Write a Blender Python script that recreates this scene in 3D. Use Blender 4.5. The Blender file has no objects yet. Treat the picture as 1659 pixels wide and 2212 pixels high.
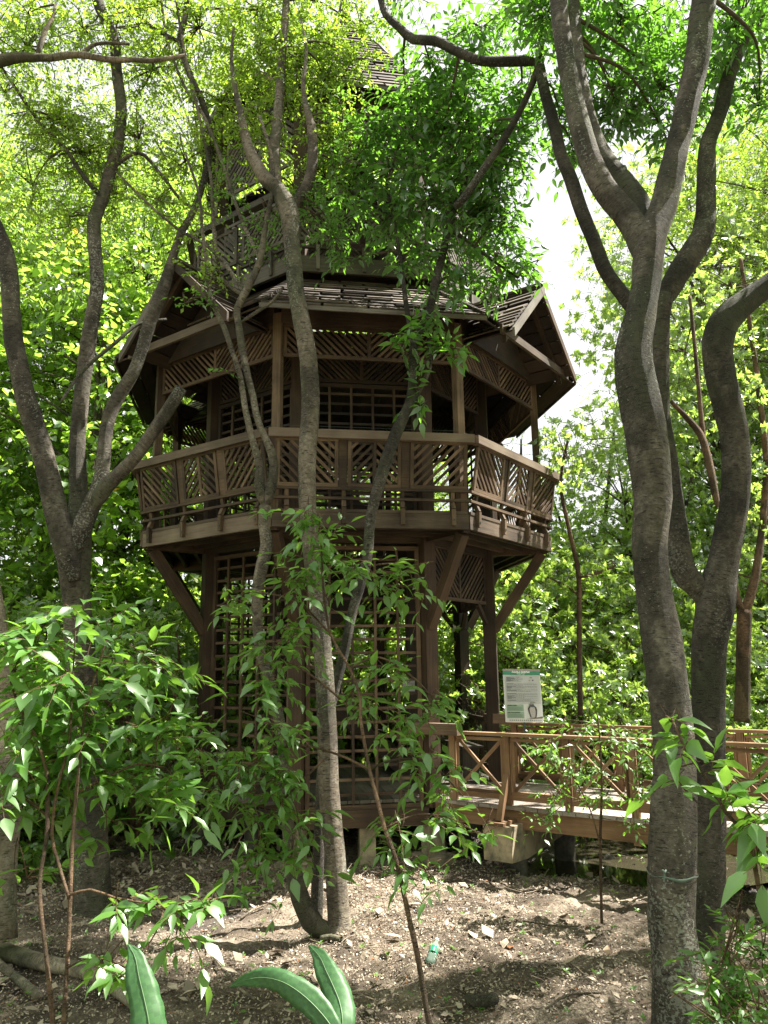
import bpy, math, random
import numpy as np
from mathutils import Vector, Matrix
R_ = math.radians
rng = np.random.default_rng(11)
random.seed(5)
# ------------------------------------------------------------------ camera, sky, sun, exposure
CAMZ = 2.2
PITCH, ROLL = 0.2013, -0.0141
FPX = 1660.0                      # focal length in pixels of a 1659 x 2212 view of the photo
sc = bpy.context.scene
cam_d = bpy.data.cameras.new('camera'); cam = bpy.data.objects.new('camera', cam_d)
sc.collection.objects.link(cam); sc.camera = cam
cam_d.sensor_fit = 'VERTICAL'; cam_d.sensor_height = 24.0; cam_d.lens = FPX/2212*24.0
cam_d.clip_start = 0.05; cam_d.clip_end = 2000
cam.matrix_world = Matrix.Translation((0, 0, CAMZ)) @ Matrix.Rotation(math.pi/2+PITCH, 4, 'X') @ Matrix.Rotation(ROLL, 4, 'Z')
SUN_EL, SUN_DIR = R_(59), Vector((0.95, 0.30, 0)).normalized()
world = bpy.data.worlds.new("World"); sc.world = world; world.use_nodes = True
wn = world.node_tree.nodes; wl = world.node_tree.links; wn.clear()
sky = wn.new('ShaderNodeTexSky'); sky.sky_type = 'NISHITA'; sky.sun_disc = False
sky.sun_elevation = SUN_EL; sky.sun_rotation = math.atan2(SUN_DIR.x, SUN_DIR.y)
sky.air_density = 1.2; sky.dust_density = 4.0; sky.ozone_density = 1.0
bg = wn.new('ShaderNodeBackground'); bg.inputs[1].default_value = 0.06
bg2 = wn.new('ShaderNodeBackground'); bg2.inputs[0].default_value = (1, 1, 1, 1); bg2.inputs[1].default_value = 0.33   # bright thin cloud
tc = wn.new('ShaderNodeTexCoord'); nz = wn.new('ShaderNodeTexNoise'); nz.inputs['Scale'].default_value = 2.2; nz.inputs['Detail'].default_value = 5
rp = wn.new('ShaderNodeValToRGB'); rp.color_ramp.elements[0].position = 0.36; rp.color_ramp.elements[1].position = 0.6
rp.color_ramp.elements[0].color = (.8, .8, .8, 1)
mx = wn.new('ShaderNodeMixShader'); wo = wn.new('ShaderNodeOutputWorld')
wl.new(tc.outputs['Generated'], nz.inputs['Vector']); wl.new(nz.outputs['Fac'], rp.inputs[0]); wl.new(rp.outputs[0], mx.inputs[0])
wl.new(sky.outputs[0], bg.inputs[0]); wl.new(bg.outputs[0], mx.inputs[1]); wl.new(bg2.outputs[0], mx.inputs[2]); wl.new(mx.outputs[0], wo.inputs[0])
sd = bpy.data.lights.new('sun', 'SUN'); sun = bpy.data.objects.new('sun', sd); sc.collection.objects.link(sun)
sd.energy = 5.0; sd.angle = R_(0.55); sd.color = (1.0, 0.94, 0.84)
sv = Vector((SUN_DIR.x*math.cos(SUN_EL), SUN_DIR.y*math.cos(SUN_EL), math.sin(SUN_EL)))
sun.rotation_euler = sv.to_track_quat('Z', 'Y').to_euler(); sun.location = (20, 8, 30)
sc.view_settings.view_transform = 'Standard'; sc.view_settings.look = 'None'
sc.view_settings.exposure = 1.95; sc.view_settings.gamma = 1.0; sc.view_settings.use_curve_mapping = False
cy = sc.cycles
cy.max_bounces = 7; cy.diffuse_bounces = 4; cy.glossy_bounces = 2; cy.transmission_bounces = 5; cy.transparent_max_bounces = 4
cy.caustics_reflective = False; cy.caustics_refractive = False; cy.sample_clamp_indirect = 6.0
cy.use_denoising = True

# ------------------------------------------------------------------ projecting photo points to the place
cp, sp = math.cos(PITCH), math.sin(PITCH)
cr_, sr_ = math.cos(ROLL), math.sin(ROLL)
def ray(X, Y):
    X -= 829.5; Y -= 1106
    a = (X*cr_+Y*sr_)/FPX; b = -(-X*sr_+Y*cr_)/FPX
    return np.array([a, cp-b*sp, sp+b*cp])
def P(X, Y, d):
    r = ray(X, Y)
    return r*(d/r[1])+np.array([0, 0, CAMZ])
def pxm(X, Y, d, w):                # pixel size at that place -> metres
    r = ray(X, Y); q = r*(d/r[1])
    return w*(q[1]*cp+q[2]*sp)/FPX
TC = np.array([-.574, 11.374]); TH = .1594
def nk(k): a = TH+k*math.pi/4; return np.array([math.sin(a), -math.cos(a)])
def tk(k): a = TH+k*math.pi/4; return np.array([math.cos(a), math.sin(a)])
def F(k, s, d, z):                  # a point on face k of the octagon; z is measured from eye height
    q = TC+nk(k)*d+tk(k)*s
    return np.array([q[0], q[1], z+CAMZ])
def V(k2, R, z):                    # vertex at the right end of face k2
    a = TH+(k2+.5)*math.pi/4
    return np.array([TC[0]+R*math.sin(a), TC[1]-R*math.cos(a), z+CAMZ])

# ------------------------------------------------------------------ tagging and mesh helpers
col = sc.collection
def tag(o, label=None, cat=None, group=None, kind=None):
    if label: o['label'] = label
    if cat: o['category'] = cat
    if group: o['group'] = group
    if kind: o['kind'] = kind
    return o
def empty(name, loc, label, cat, group=None):
    o = bpy.data.objects.new(name, None); col.objects.link(o); o.location = tuple(map(float, loc)); o.empty_display_size = .2
    return tag(o, label, cat, group)
def rootloc(o):
    v = np.zeros(3)
    while o is not None:
        v += np.array(o.location); o = o.parent
    return v
def kn(t): return max(0.0, math.sin(t)*math.sin(t*.37+1))**3*1.6      # occasional knobs along a stem
class MB:
    def __init__(s): s.v = []; s.f = []; s.a = []; s.r = []
    def add(s, vs, fs, lps=None, r=None):
        b = len(s.v); s.v += [tuple(map(float, q)) for q in vs]; s.f += [tuple(b+i for i in f) for f in fs]
        if lps is None: lps = vs
        s.a += [tuple(map(float, q)) for q in lps]
        s.r += [random.random() if r is None else r]*len(vs)
    def beam(s, p0, p1, w, h, up=(0, 0, 1), taper=1.0):
        p0 = np.array(p0, float); p1 = np.array(p1, float); d = p1-p0; L = np.linalg.norm(d)
        if L < 1e-5: return
        d /= L; up = np.array(up, float); x = np.cross(d, up); nx = np.linalg.norm(x)
        if nx < 1e-4: x = np.cross(d, (1, 0, 0)); nx = np.linalg.norm(x)
        x /= nx; u = np.cross(x, d)
        vs = []; lp = []; o = [random.uniform(0, 50) for _ in range(3)]
        for e, q in ((0, p0), (1, p1)):
            k = taper if e else 1
            for a, b in ((-1, -1), (1, -1), (1, 1), (-1, 1)):
                vs.append(q+x*a*w/2*k+u*b*h/2*k); lp.append((o[0]+e*L, o[1]+a*w/2, o[2]+b*h/2))
        s.add(vs, [(3, 2, 1, 0), (4, 5, 6, 7), (0, 1, 5, 4), (1, 2, 6, 5), (2, 3, 7, 6), (3, 0, 4, 7)], lp)
    def slab(s, pts, th, up=None):          # polygon sheet given thickness th along -normal
        pts = [np.array(q, float) for q in pts]
        n = np.cross(pts[1]-pts[0], pts[2]-pts[0]); n /= np.linalg.norm(n)
        if up is not None and np.dot(n, up) < 0: pts = pts[::-1]; n = -n
        k = len(pts); o = np.array([random.uniform(0, 50) for _ in range(3)])
        ex = pts[1]-pts[0]; ex /= np.linalg.norm(ex); ey = np.cross(n, ex)
        vs = pts+[q-n*th for q in pts]
        lp = [o+np.array([np.dot(q-pts[0], ex), np.dot(q-pts[0], ey), np.dot(q-pts[0], n)]) for q in vs]
        fs = [tuple(range(k)), tuple(range(2*k-1, k-1, -1))]+[(i, i+k, (i+1) % k+k, (i+1) % k) for i in range(k)]
        s.add(vs, fs, lp)
    def tube(s, pts, rad, seg=10, rough=0.0, cap=True, seed=0):
        pts = np.array(pts, float); n = len(pts); rad = np.array(rad, float)
        tg = np.gradient(pts, axis=0); tg /= np.linalg.norm(tg, axis=1)[:, None]+1e-9
        ref = np.array([1., 0, 0]) if abs(tg[0][0]) < .8 else np.array([0, 1., 0])
        u = ref-tg[0]*np.dot(ref, tg[0]); u /= np.linalg.norm(u)
        vs = []; lp = []; L = 0; rg = np.random.default_rng(seed+int(abs(pts[0][0])*1000) % 9999)
        ph = rg.uniform(0, 6.28, 6); o = rg.uniform(0, 40)
        for i in range(n):
            if i: L += np.linalg.norm(pts[i]-pts[i-1])
            u = u-tg[i]*np.dot(u, tg[i]); u /= np.linalg.norm(u); w = np.cross(tg[i], u)
            for j in range(seg):
                a = 2*math.pi*j/seg
                k = 1+(rg.normal(0, .35)+1.6*kn(L*7+ph[4])*math.cos(a-ph[5]-L))*rough+rough*(.5*math.sin(2*a+ph[0]+L*1.1)+.35*math.sin(3*a+ph[1]-L*2.3)+.3*math.sin(5*a+ph[2]+L*4.1)+.25*math.sin(L*9+ph[3]+a))
                c, d = math.cos(a)*rad[i]*k, math.sin(a)*rad[i]*k
                vs.append(pts[i]+u*c+w*d); lp.append((o+math.cos(a)*rad[i], math.sin(a)*rad[i], L))
        fs = [(i*seg+j, i*seg+(j+1) % seg, (i+1)*seg+(j+1) % seg, (i+1)*seg+j) for i in range(n-1) for j in range(seg)]
        if cap: fs += [tuple(range(seg-1, -1, -1)), tuple((n-1)*seg+j for j in range(seg))]
        s.add(vs, fs, lp)
    def build(s, name, mat, parent=None, smooth=False, loc=None):
        me = bpy.data.meshes.new(name)
        rl = rootloc(parent) if parent is not None else (np.array(loc, float) if loc is not None else np.zeros(3))
        me.from_pydata([tuple(np.array(q)-rl) for q in s.v], [], s.f)
        at = me.attributes.new('lp', 'FLOAT_VECTOR', 'POINT'); at.data.foreach_set('vector', np.array(s.a, dtype=np.float32).ravel())
        ar = me.attributes.new('rnd', 'FLOAT', 'POINT'); ar.data.foreach_set('value', np.array(s.r, dtype=np.float32))
        if smooth: me.shade_smooth()
        me.materials.append(mat)
        o = bpy.data.objects.new(name, me); col.objects.link(o)
        if parent is not None: o.parent = parent
        elif loc is not None: o.location = tuple(rl)
        return o

# ------------------------------------------------------------------ materials
def newmat(name):
    m = bpy.data.materials.new(name); m.use_nodes = True; n = m.node_tree.nodes; n.clear()
    return m, n, m.node_tree.links
def ramp(n, l, fac, stops):
    r = n.new('ShaderNodeValToRGB'); e = r.color_ramp.elements
    while len(e) < len(stops): e.new(.5)
    for i, (p, c) in enumerate(stops): e[i].position = p; e[i].color = (*c, 1)
    l.new(fac, r.inputs[0]); return r.outputs[0]
def wood(name, dark, mid, light, rough=.75, gscale=(1.2, 26, 26), stain=.75):
    m, n, l = newmat(name)
    at = n.new('ShaderNodeAttribute'); at.attribute_name = 'lp'; ar = n.new('ShaderNodeAttribute'); ar.attribute_name = 'rnd'
    mp = n.new('ShaderNodeMapping'); mp.inputs['Scale'].default_value = gscale; l.new(at.outputs['Vector'], mp.inputs['Vector'])
    g = n.new('ShaderNodeTexNoise'); g.inputs['Scale'].default_value = 2.2; g.inputs['Detail'].default_value = 6; g.inputs['Roughness'].default_value = .65
    l.new(mp.outputs[0], g.inputs['Vector'])
    tcn = n.new('ShaderNodeTexCoord'); b = n.new('ShaderNodeTexNoise'); b.inputs['Scale'].default_value = 2.3; b.inputs['Detail'].default_value = 5
    l.new(tcn.outputs['Object'], b.inputs['Vector'])
    ma = n.new('ShaderNodeMath'); ma.operation = 'MULTIPLY_ADD'; ma.inputs[1].default_value = .55
    ad = n.new('ShaderNodeMath'); ad.operation = 'MULTIPLY_ADD'; ad.inputs[1].default_value = .38; l.new(ar.outputs['Fac'], ad.inputs[0])
    st = n.new('ShaderNodeMath'); st.operation = 'MULTIPLY_ADD'; st.inputs[1].default_value = stain; st.inputs[2].default_value = -.21-stain*.25
    l.new(b.outputs['Fac'], st.inputs[0]); l.new(st.outputs[0], ad.inputs[2]); l.new(g.outputs['Fac'], ma.inputs[0]); l.new(ad.outputs[0], ma.inputs[2])
    c = ramp(n, l, ma.outputs[0], [(.18, dark), (.45, mid), (.8, light)])
    bs = n.new('ShaderNodeBsdfPrincipled'); bs.inputs['Roughness'].default_value = rough; l.new(c, bs.inputs['Base Color'])
    bp = n.new('ShaderNodeBump'); bp.inputs['Strength'].default_value = .5; bp.inputs['Distance'].default_value = .006; l.new(g.outputs['Fac'], bp.inputs['Height']); l.new(bp.outputs[0], bs.inputs['Normal'])
    o = n.new('ShaderNodeOutputMaterial'); l.new(bs.outputs[0], o.inputs[0]); return m
def bark(name, dark, mid, light, lichen=.5, scale=1.0, green=(.07, .08, .04)):
    m, n, l = newmat(name)
    at = n.new('ShaderNodeAttribute'); at.attribute_name = 'lp'
    def noise(sc3, s_, det=5, ro=.65, src=None):
        mp = n.new('ShaderNodeMapping'); mp.inputs['Scale'].default_value = sc3; l.new(at.outputs['Vector'], mp.inputs['Vector'])
        q = n.new('ShaderNodeTexNoise'); q.inputs['Scale'].default_value = s_*scale; q.inputs['Detail'].default_value = det; q.inputs['Roughness'].default_value = ro; l.new(mp.outputs[0], q.inputs['Vector']); return q.outputs['Fac'], mp
    def mixc(f, a, b):
        q = n.new('ShaderNodeMixRGB')
        l.new(f, q.inputs[0]); l.new(a, q.inputs[1])
        if isinstance(b, tuple): q.inputs[2].default_value = (*b, 1)
        else: l.new(b, q.inputs[2])
        return q.outputs[0]
    def mth(op, a, b):
        q = n.new('ShaderNodeMath'); q.operation = op
        for k_, v in enumerate((a, b)):
            if isinstance(v, (int, float)): q.inputs[k_].default_value = v
            else: l.new(v, q.inputs[k_])
        return q.outputs[0]
    big, _ = noise((1, 1, .7), 3.2, 6, .7); med, _ = noise((1, 1, 1.5), 22, 7, .75); fine, _ = noise((1, 1, .25), 95, 4, .7)
    c = ramp(n, l, mth('ADD', mth('MULTIPLY', big, .55), mth('MULTIPLY', med, .5)), [(.40, dark), (.53, mid), (.66, light)])
    mo, _ = noise((1, 1, .5), 1.7, 4); c = mixc(ramp(n, l, mo, [(.48, (0, 0, 0)), (.62, (.75, .75, .75))]), c, green)
    # short dark sideways lenticels and cracked plates
    len_, _ = noise((1, 1, 5.5), 17, 2, .5); lm = ramp(n, l, len_, [(.60, (0, 0, 0)), (.66, (.8, .8, .8))]); c = mixc(lm, c, tuple(x*.35 for x in dark))
    mp = n.new('ShaderNodeMapping'); mp.inputs['Scale'].default_value = (34*scale, 34*scale, 20*scale); l.new(at.outputs['Vector'], mp.inputs['Vector'])
    vv = n.new('ShaderNodeTexVoronoi'); vv.feature = 'DISTANCE_TO_EDGE'; l.new(mp.outputs[0], vv.inputs['Vector'])
    cr = ramp(n, l, vv.outputs['Distance'], [(.02, (1, 1, 1)), (.12, (0, 0, 0))]); pm, _ = noise((1, 1, .6), 2.4, 3); pmk = ramp(n, l, pm, [(.50, (0, 0, 0)), (.60, (1, 1, 1))])
    crk = mth('MULTIPLY', cr, pmk); c = mixc(mth('MULTIPLY', crk, .85), c, tuple(x*.3 for x in dark))
    fl, _ = noise((1, 1, 1.2), 48, 3, .6); fm, _ = noise((1, 1, .35), 2.2, 3); fk = ramp(n, l, mth('MULTIPLY', fl, fm), [(.325, (0, 0, 0)), (.35, (lichen,)*3)]); c = mixc(fk, c, (.36, .37, .31))
    bs = n.new('ShaderNodeBsdfPrincipled'); bs.inputs['Roughness'].default_value = .88; l.new(c, bs.inputs['Base Color'])
    h = mth('SUBTRACT', mth('ADD', mth('MULTIPLY', med, 1.0), mth('MULTIPLY', fine, .35)), mth('ADD', mth('MULTIPLY', crk, .8), mth('MULTIPLY', lm, .35)))
    bp = n.new('ShaderNodeBump'); bp.inputs['Strength'].default_value = 1; bp.inputs['Distance'].default_value = .022; l.new(h, bp.inputs['Height']); l.new(bp.outputs[0], bs.inputs['Normal'])
    o = n.new('ShaderNodeOutputMaterial'); l.new(bs.outputs[0], o.inputs[0]); return m
def leafmat(name, dark, light, trans, old=(.30, .26, .03), tw=.5, gloss=.10, rough=.42):
    m, n, l = newmat(name)
    at = n.new('ShaderNodeAttribute'); at.attribute_name = 'tint'
    c = ramp(n, l, at.outputs['Fac'], [(0, dark), (.8, light), (.965, light), (.985, old)])
    t = ramp(n, l, at.outputs['Fac'], [(0, tuple(.6*x for x in trans)), (.8, trans), (.965, trans), (.985, tuple(1.6*x for x in old))])
    d = n.new('ShaderNodeBsdfDiffuse'); l.new(c, d.inputs[0])
    tr = n.new('ShaderNodeBsdfTranslucent'); l.new(t, tr.inputs[0])
    a = n.new('ShaderNodeMixShader'); a.inputs[0].default_value = tw; l.new(d.outputs[0], a.inputs[1]); l.new(tr.outputs[0], a.inputs[2])
    g = n.new('ShaderNodeBsdfGlossy'); g.inputs['Roughness'].default_value = rough; g.inputs[0].default_value = (.9, .95, .9, 1)
    b = n.new('ShaderNodeMixShader'); b.inputs[0].default_value = gloss; l.new(a.outputs[0], b.inputs[1]); l.new(g.outputs[0], b.inputs[2])
    o = n.new('ShaderNodeOutputMaterial'); l.new(b.outputs[0], o.inputs[0]); return m
def plain(name, colr, rough=.6, noise=0.0, scale=20, bump=0.0, metal=0, dark=None, trans=0):
    m, n, l = newmat(name)
    bs = n.new('ShaderNodeBsdfPrincipled'); bs.inputs['Roughness'].default_value = rough; bs.inputs['Metallic'].default_value = metal
    bs.inputs['Base Color'].default_value = (*colr, 1)
    if trans: bs.inputs['Transmission Weight'].default_value = trans
    if noise:
        tcn = n.new('ShaderNodeTexCoord'); g = n.new('ShaderNodeTexNoise'); g.inputs['Scale'].default_value = scale; g.inputs['Detail'].default_value = 8; g.inputs['Roughness'].default_value = .65
        l.new(tcn.outputs['Object'], g.inputs['Vector'])
        dk = dark or tuple(x*(1-noise) for x in colr)
        l.new(ramp(n, l, g.outputs['Fac'], [(.35, dk), (.62, colr)]), bs.inputs['Base Color'])
        if bump:
            bp = n.new('ShaderNodeBump'); bp.inputs['Strength'].default_value = bump; bp.inputs['Distance'].default_value = .02; l.new(g.outputs['Fac'], bp.inputs['Height']); l.new(bp.outputs[0], bs.inputs['Normal'])
    o = n.new('ShaderNodeOutputMaterial'); l.new(bs.outputs[0], o.inputs[0]); return m
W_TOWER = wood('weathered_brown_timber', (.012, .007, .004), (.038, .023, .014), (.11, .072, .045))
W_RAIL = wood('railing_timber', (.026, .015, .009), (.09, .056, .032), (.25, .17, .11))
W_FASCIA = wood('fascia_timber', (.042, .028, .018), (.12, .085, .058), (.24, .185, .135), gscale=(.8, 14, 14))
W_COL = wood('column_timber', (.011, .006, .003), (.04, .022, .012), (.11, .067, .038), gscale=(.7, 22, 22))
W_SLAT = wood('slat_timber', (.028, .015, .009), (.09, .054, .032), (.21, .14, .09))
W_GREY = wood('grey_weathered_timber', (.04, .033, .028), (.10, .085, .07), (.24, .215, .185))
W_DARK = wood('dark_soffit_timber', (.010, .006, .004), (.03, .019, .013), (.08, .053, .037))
W_SHING = wood('roof_shingles', (.02, .014, .011), (.065, .047, .036), (.22, .18, .145), gscale=(3, 10, 10), stain=.7)
W_BRIDGE = wood('bridge_timber', (.06, .032, .016), (.20, .112, .055), (.36, .23, .13))
W_DECK = wood('bridge_deck_timber', (.16, .13, .11), (.30, .26, .225), (.45, .41, .37))
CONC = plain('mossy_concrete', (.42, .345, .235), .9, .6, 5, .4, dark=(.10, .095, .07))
CONC_D = plain('dark_concrete', (.15, .135, .11), .9, .6, 6, .4, dark=(.03, .03, .026))  # darker concrete tone for the rear piles and pier posts
METAL = plain('dark_metal', (.06, .075, .07), .5, metal=.6)
BARK1 = bark('grey_brown_bark', (.035, .028, .02), (.10, .085, .065), (.21, .185, .15), .7)
BARK5 = bark('warm_grey_bark', (.06, .047, .033), (.17, .14, .105), (.32, .28, .22), .5)
BARK2 = bark('dark_bark', (.022, .018, .013), (.065, .055, .043), (.15, .13, .105), .3)
BARK3 = bark('red_brown_bark', (.06, .035, .02), (.16, .095, .055), (.28, .18, .11), .1, 1.5, green=(.12, .085, .05))
BARK4 = bark('pale_tan_bark', (.12, .09, .06), (.27, .22, .16), (.42, .36, .28), .4)
TWIG = plain('twig_bark', (.10, .075, .05), .9, .5, 30)
L_BROAD = leafmat('dark_broad_leaf', (.022, .065, .014), (.055, .14, .028), (.26, .60, .05), tw=.48)
L_FINE = leafmat('small_yellow_green_leaf', (.04, .09, .012), (.10, .19, .025), (.52, .80, .06), tw=.55)
L_MANG = leafmat('glossy_mangrove_leaf', (.035, .085, .014), (.09, .19, .03), (.62, .90, .14), tw=.58, gloss=.13, rough=.32)
L_HIB = leafmat('heart_leaf', (.03, .085, .014), (.075, .17, .022), (.54, .86, .10), old=(.42, .28, .03), tw=.6)
L_SHRUB = leafmat('shrub_leaf', (.035, .10, .02), (.095, .23, .035), (.34, .66, .07), tw=.42, gloss=.08, rough=.42)
L_DARKB = leafmat('undergrowth_leaf', (.03, .085, .018), (.08, .18, .035), (.55, .86, .12), tw=.56)
L_BIG = leafmat('big_blade_leaf', (.03, .10, .03), (.06, .17, .05), (.16, .42, .06), tw=.35, gloss=.04, rough=.5)
L_LITTER = leafmat('dead_leaf', (.06, .042, .03), (.52, .44, .345), (.10, .06, .03), old=(.34, .12, .05), tw=.12, gloss=.03)

# ------------------------------------------------------------------ foliage (numpy)
TPL = {
 'far': (np.array([(0, 0, 0), (.26, .45, .07), (0, 1, -.06), (-.26, .45, .07)]), [(0, 1, 2), (0, 2, 3)]),
 'round': (np.array([(0, 0, 0), (.38, .12, .05), (.42, .5, .08), (0, 1, -.08), (-.42, .5, .08), (-.38, .12, .05)]), [(0, 1, 2, 3), (0, 3, 4, 5)]),
 'near': (np.array([(0, 0, 0), (.14, .17, .035), (0, .17, .0), (-.14, .17, .035), (.215, .42, .05), (0, .42, .0), (-.215, .42, .05),
                    (.125, .72, .015), (0, .72, -.03), (-.125, .72, .015), (0, 1.08, -.09)]),
          [(0, 1, 2), (0, 2, 3), (1, 4, 5, 2), (2, 5, 6, 3), (4, 7, 8, 5), (5, 8, 9, 6), (7, 10, 8), (8, 10, 9)]),
}
def nrm(a): return a/(np.linalg.norm(a, axis=-1, keepdims=True)+1e-9)
class Leaves:
    def __init__(s, kind='far'): s.k = kind; s.p = []; s.d = []; s.n = []; s.l = []; s.t = []
    def add(s, p, d, n, l, t): s.p.append(p); s.d.append(d); s.n.append(n); s.l.append(l); s.t.append(t)
    def mesh(s, name, mat, origin=(0, 0, 0), curl=0.0, rg=rng):
        p = np.concatenate(s.p); y = nrm(np.concatenate(s.d)); n = np.concatenate(s.n); L = np.concatenate(s.l); T = np.concatenate(s.t)
        x = nrm(np.cross(y, n)); z = np.cross(x, y)
        tv, tf = TPL[s.k]; N = len(p); K = len(tv)
        tvv = np.repeat(tv[None], N, 0).copy()
        tvv[:, :, 0] *= rg.uniform(.8, 1.2, (N, 1))
        cb = rg.uniform(-.2, .12, (N, 1))-curl
        tvv[:, :, 2] += cb*tvv[:, :, 1]**2+rg.uniform(-.06, .1, (N, 1))*np.abs(tvv[:, :, 0])*2
        w = tvv*L[:, None, None]
        vs = p[:, None]+w[:, :, 0:1]*x[:, None]+w[:, :, 1:2]*y[:, None]+w[:, :, 2:3]*z[:, None]-np.array(origin)
        vs = vs.reshape(-1, 3).astype(np.float32)
        fl = [len(f) for f in tf]; flat = np.array([i for f in tf for i in f])
        loops = (flat[None]+np.arange(N)[:, None]*K).ravel().astype(np.int32)
        tot = np.tile(np.array(fl, np.int32), N); start = np.concatenate([[0], np.cumsum(tot)[:-1]]).astype(np.int32)
        me = bpy.data.meshes.new(name); me.vertices.add(len(vs)); me.vertices.foreach_set('co', vs.ravel())
        me.loops.add(len(loops)); me.loops.foreach_set('vertex_index', loops)
        me.polygons.add(len(tot)); me.polygons.foreach_set('loop_start', start); me.polygons.foreach_set('loop_total', tot)
        me.update(calc_edges=True)
        at = me.attributes.new('tint', 'FLOAT', 'FACE'); at.data.foreach_set('value', np.repeat(T, len(tf)).astype(np.float32))
        if s.k == 'near': me.shade_smooth()
        me.materials.append(mat); return me
def tube_arrays(paths, rads, seg=3):
    """many thin twigs at once: paths (N,M,3) rads (N,M)"""
    N, M, _ = paths.shape
    tg = nrm(np.gradient(paths, axis=1)); ref = np.where(np.abs(tg[..., 2:3]) < .8, np.array([0, 0, 1.]), np.array([1., 0, 0]))
    u = nrm(np.cross(tg, ref)); w = np.cross(tg, u); a = np.arange(seg)*2*math.pi/seg
    vs = paths[:, :, None]+rads[:, :, None, None]*(np.cos(a)[None, None, :, None]*u[:, :, None]+np.sin(a)[None, None, :, None]*w[:, :, None])
    base = (np.arange(N)*M*seg)[:, None, None]; i = np.arange(M-1)[None, :, None]*seg; j = np.arange(seg)[None, None]
    j2 = (j+1) % seg
    q = np.stack([base+i+j, base+i+j2, base+i+seg+j2, base+i+seg+j], -1).reshape(-1, 4)
    return vs.reshape(-1, 3), q
def quad_mesh(name, vs, q, mat, origin=(0, 0, 0)):
    me = bpy.data.meshes.new(name); vs = (vs-np.array(origin)).astype(np.float32); me.vertices.add(len(vs)); me.vertices.foreach_set('co', vs.ravel())
    me.loops.add(q.size); me.loops.foreach_set('vertex_index', q.ravel().astype(np.int32))
    me.polygons.add(len(q)); me.polygons.foreach_set('loop_start', np.arange(len(q), dtype=np.int32)*4); me.polygons.foreach_set('loop_total', np.full(len(q), 4, np.int32))
    me.update(calc_edges=True); me.shade_smooth(); me.materials.append(mat); return me
def twigs(lv, starts, dirs, length, nl, leaf, rg, style='alt', droop=.25, tmin=0, tmax=1, gravity=0.0):
    """leaves along curved twigs; returns twig paths"""
    N = len(starts); M = 4
    s = np.linspace(0, 1, M)[None, :, None]
    length = length*rg.uniform(.6, 1.25, (N, 1, 1))
    dirs = nrm(dirs)
    bend = np.array([0, 0, -1.])*droop*rg.uniform(.2, 1.3, (N, 1))+rg.normal(0, .12, (N, 3))
    paths = starts[:, None]+dirs[:, None]*s*length+bend[:, None]*s**2*length
    tw = rg.uniform(0, 1, N)
    if style == 'rosette':
        tip = paths[:, -1]; td = nrm(paths[:, -1]-paths[:, -2]); td = nrm(td+np.array([0, 0, .5]))
        ref = rg.normal(0, 1, (N, 3)); u = nrm(np.cross(td, ref)); w = np.cross(td, u)
        for i in range(nl):
            a = i*2.4+rg.uniform(-.3, .3, (N, 1)); up = .25+.5*(i/nl)
            d = nrm(np.cos(a)*u+np.sin(a)*w+td*up+rg.normal(0, .15, (N, 3)))
            p = tip-td*leaf*.35*(1-i/nl)
            lv.add(p, d, nrm(td+rg.normal(0, .25, (N, 3))), leaf*rg.uniform(.65, 1.2, N), np.clip(.15+.5*tw+rg.uniform(0, .36, N), 0, 1)*(tmax-tmin)+tmin)
    else:
        for i in range(nl):
            f = (i+.7)/nl; k = min(int(f*(M-1)), M-2); fr = f*(M-1)-k
            p = paths[:, k]*(1-fr)+paths[:, k+1]*fr; td = nrm(paths[:, k+1]-paths[:, k])
            side = nrm(np.cross(td, np.array([0, 0, 1.])+rg.normal(0, .15, (N, 3))))*(1 if i % 2 else -1)
            last = 1.0 if i == nl-1 else 0.0
            d = nrm(td*(.55+last)+side*(.85*(1-last))+np.array([0, 0, -1.])*gravity+rg.normal(0, .22, (N, 3)))
            nn = nrm(np.array([0, 0, 1.])+rg.normal(0, .38, (N, 3)))
            lv.add(p, d, nn, leaf*rg.uniform(.45, 1.2, N), np.clip(.15+.45*tw+rg.uniform(0, .4, N), 0, 1)*(tmax-tmin)+tmin)
    return paths
def link(me, name, parent=None, loc=None):
    o = bpy.data.objects.new(name, me); col.objects.link(o)
    if parent is not None: o.parent = parent
    if loc is not None: o.location = tuple(map(float, loc))
    return o

def catmull(pts, step):
    pts = np.array(pts, float); n = len(pts); out = []
    for i in range(n-1):
        p0 = pts[max(i-1, 0)]; p1 = pts[i]; p2 = pts[i+1]; p3 = pts[min(i+2, n-1)]
        m = max(2, int(np.linalg.norm((p2-p1)[:3])/step))
        for t in np.arange(m)/m:
            out.append(.5*((2*p1)+(-p0+p2)*t+(2*p0-5*p1+4*p2-p3)*t*t+(-p0+3*p1-3*p2+p3)*t**3))
    out.append(pts[-1]); return np.array(out)
def limb_pts(pp, step=.09):
    """pp: (X, Y, depth, width px) list traced along a limb -> smooth centre line and radii"""
    a = [(*P(x, y, d), pxm(x, y, d, w)/2) for x, y, d, w in pp]
    c = catmull(a, step); return c[:, :3], np.maximum(c[:, 3], .003)
def dp(lst, d0, d1):                 # add a linearly changing depth to a traced (X, Y, w) list
    n = len(lst)
    return [(x, y, d0+(d1-d0)*i/(n-1), w) for i, (x, y, w) in enumerate(lst)]

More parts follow.
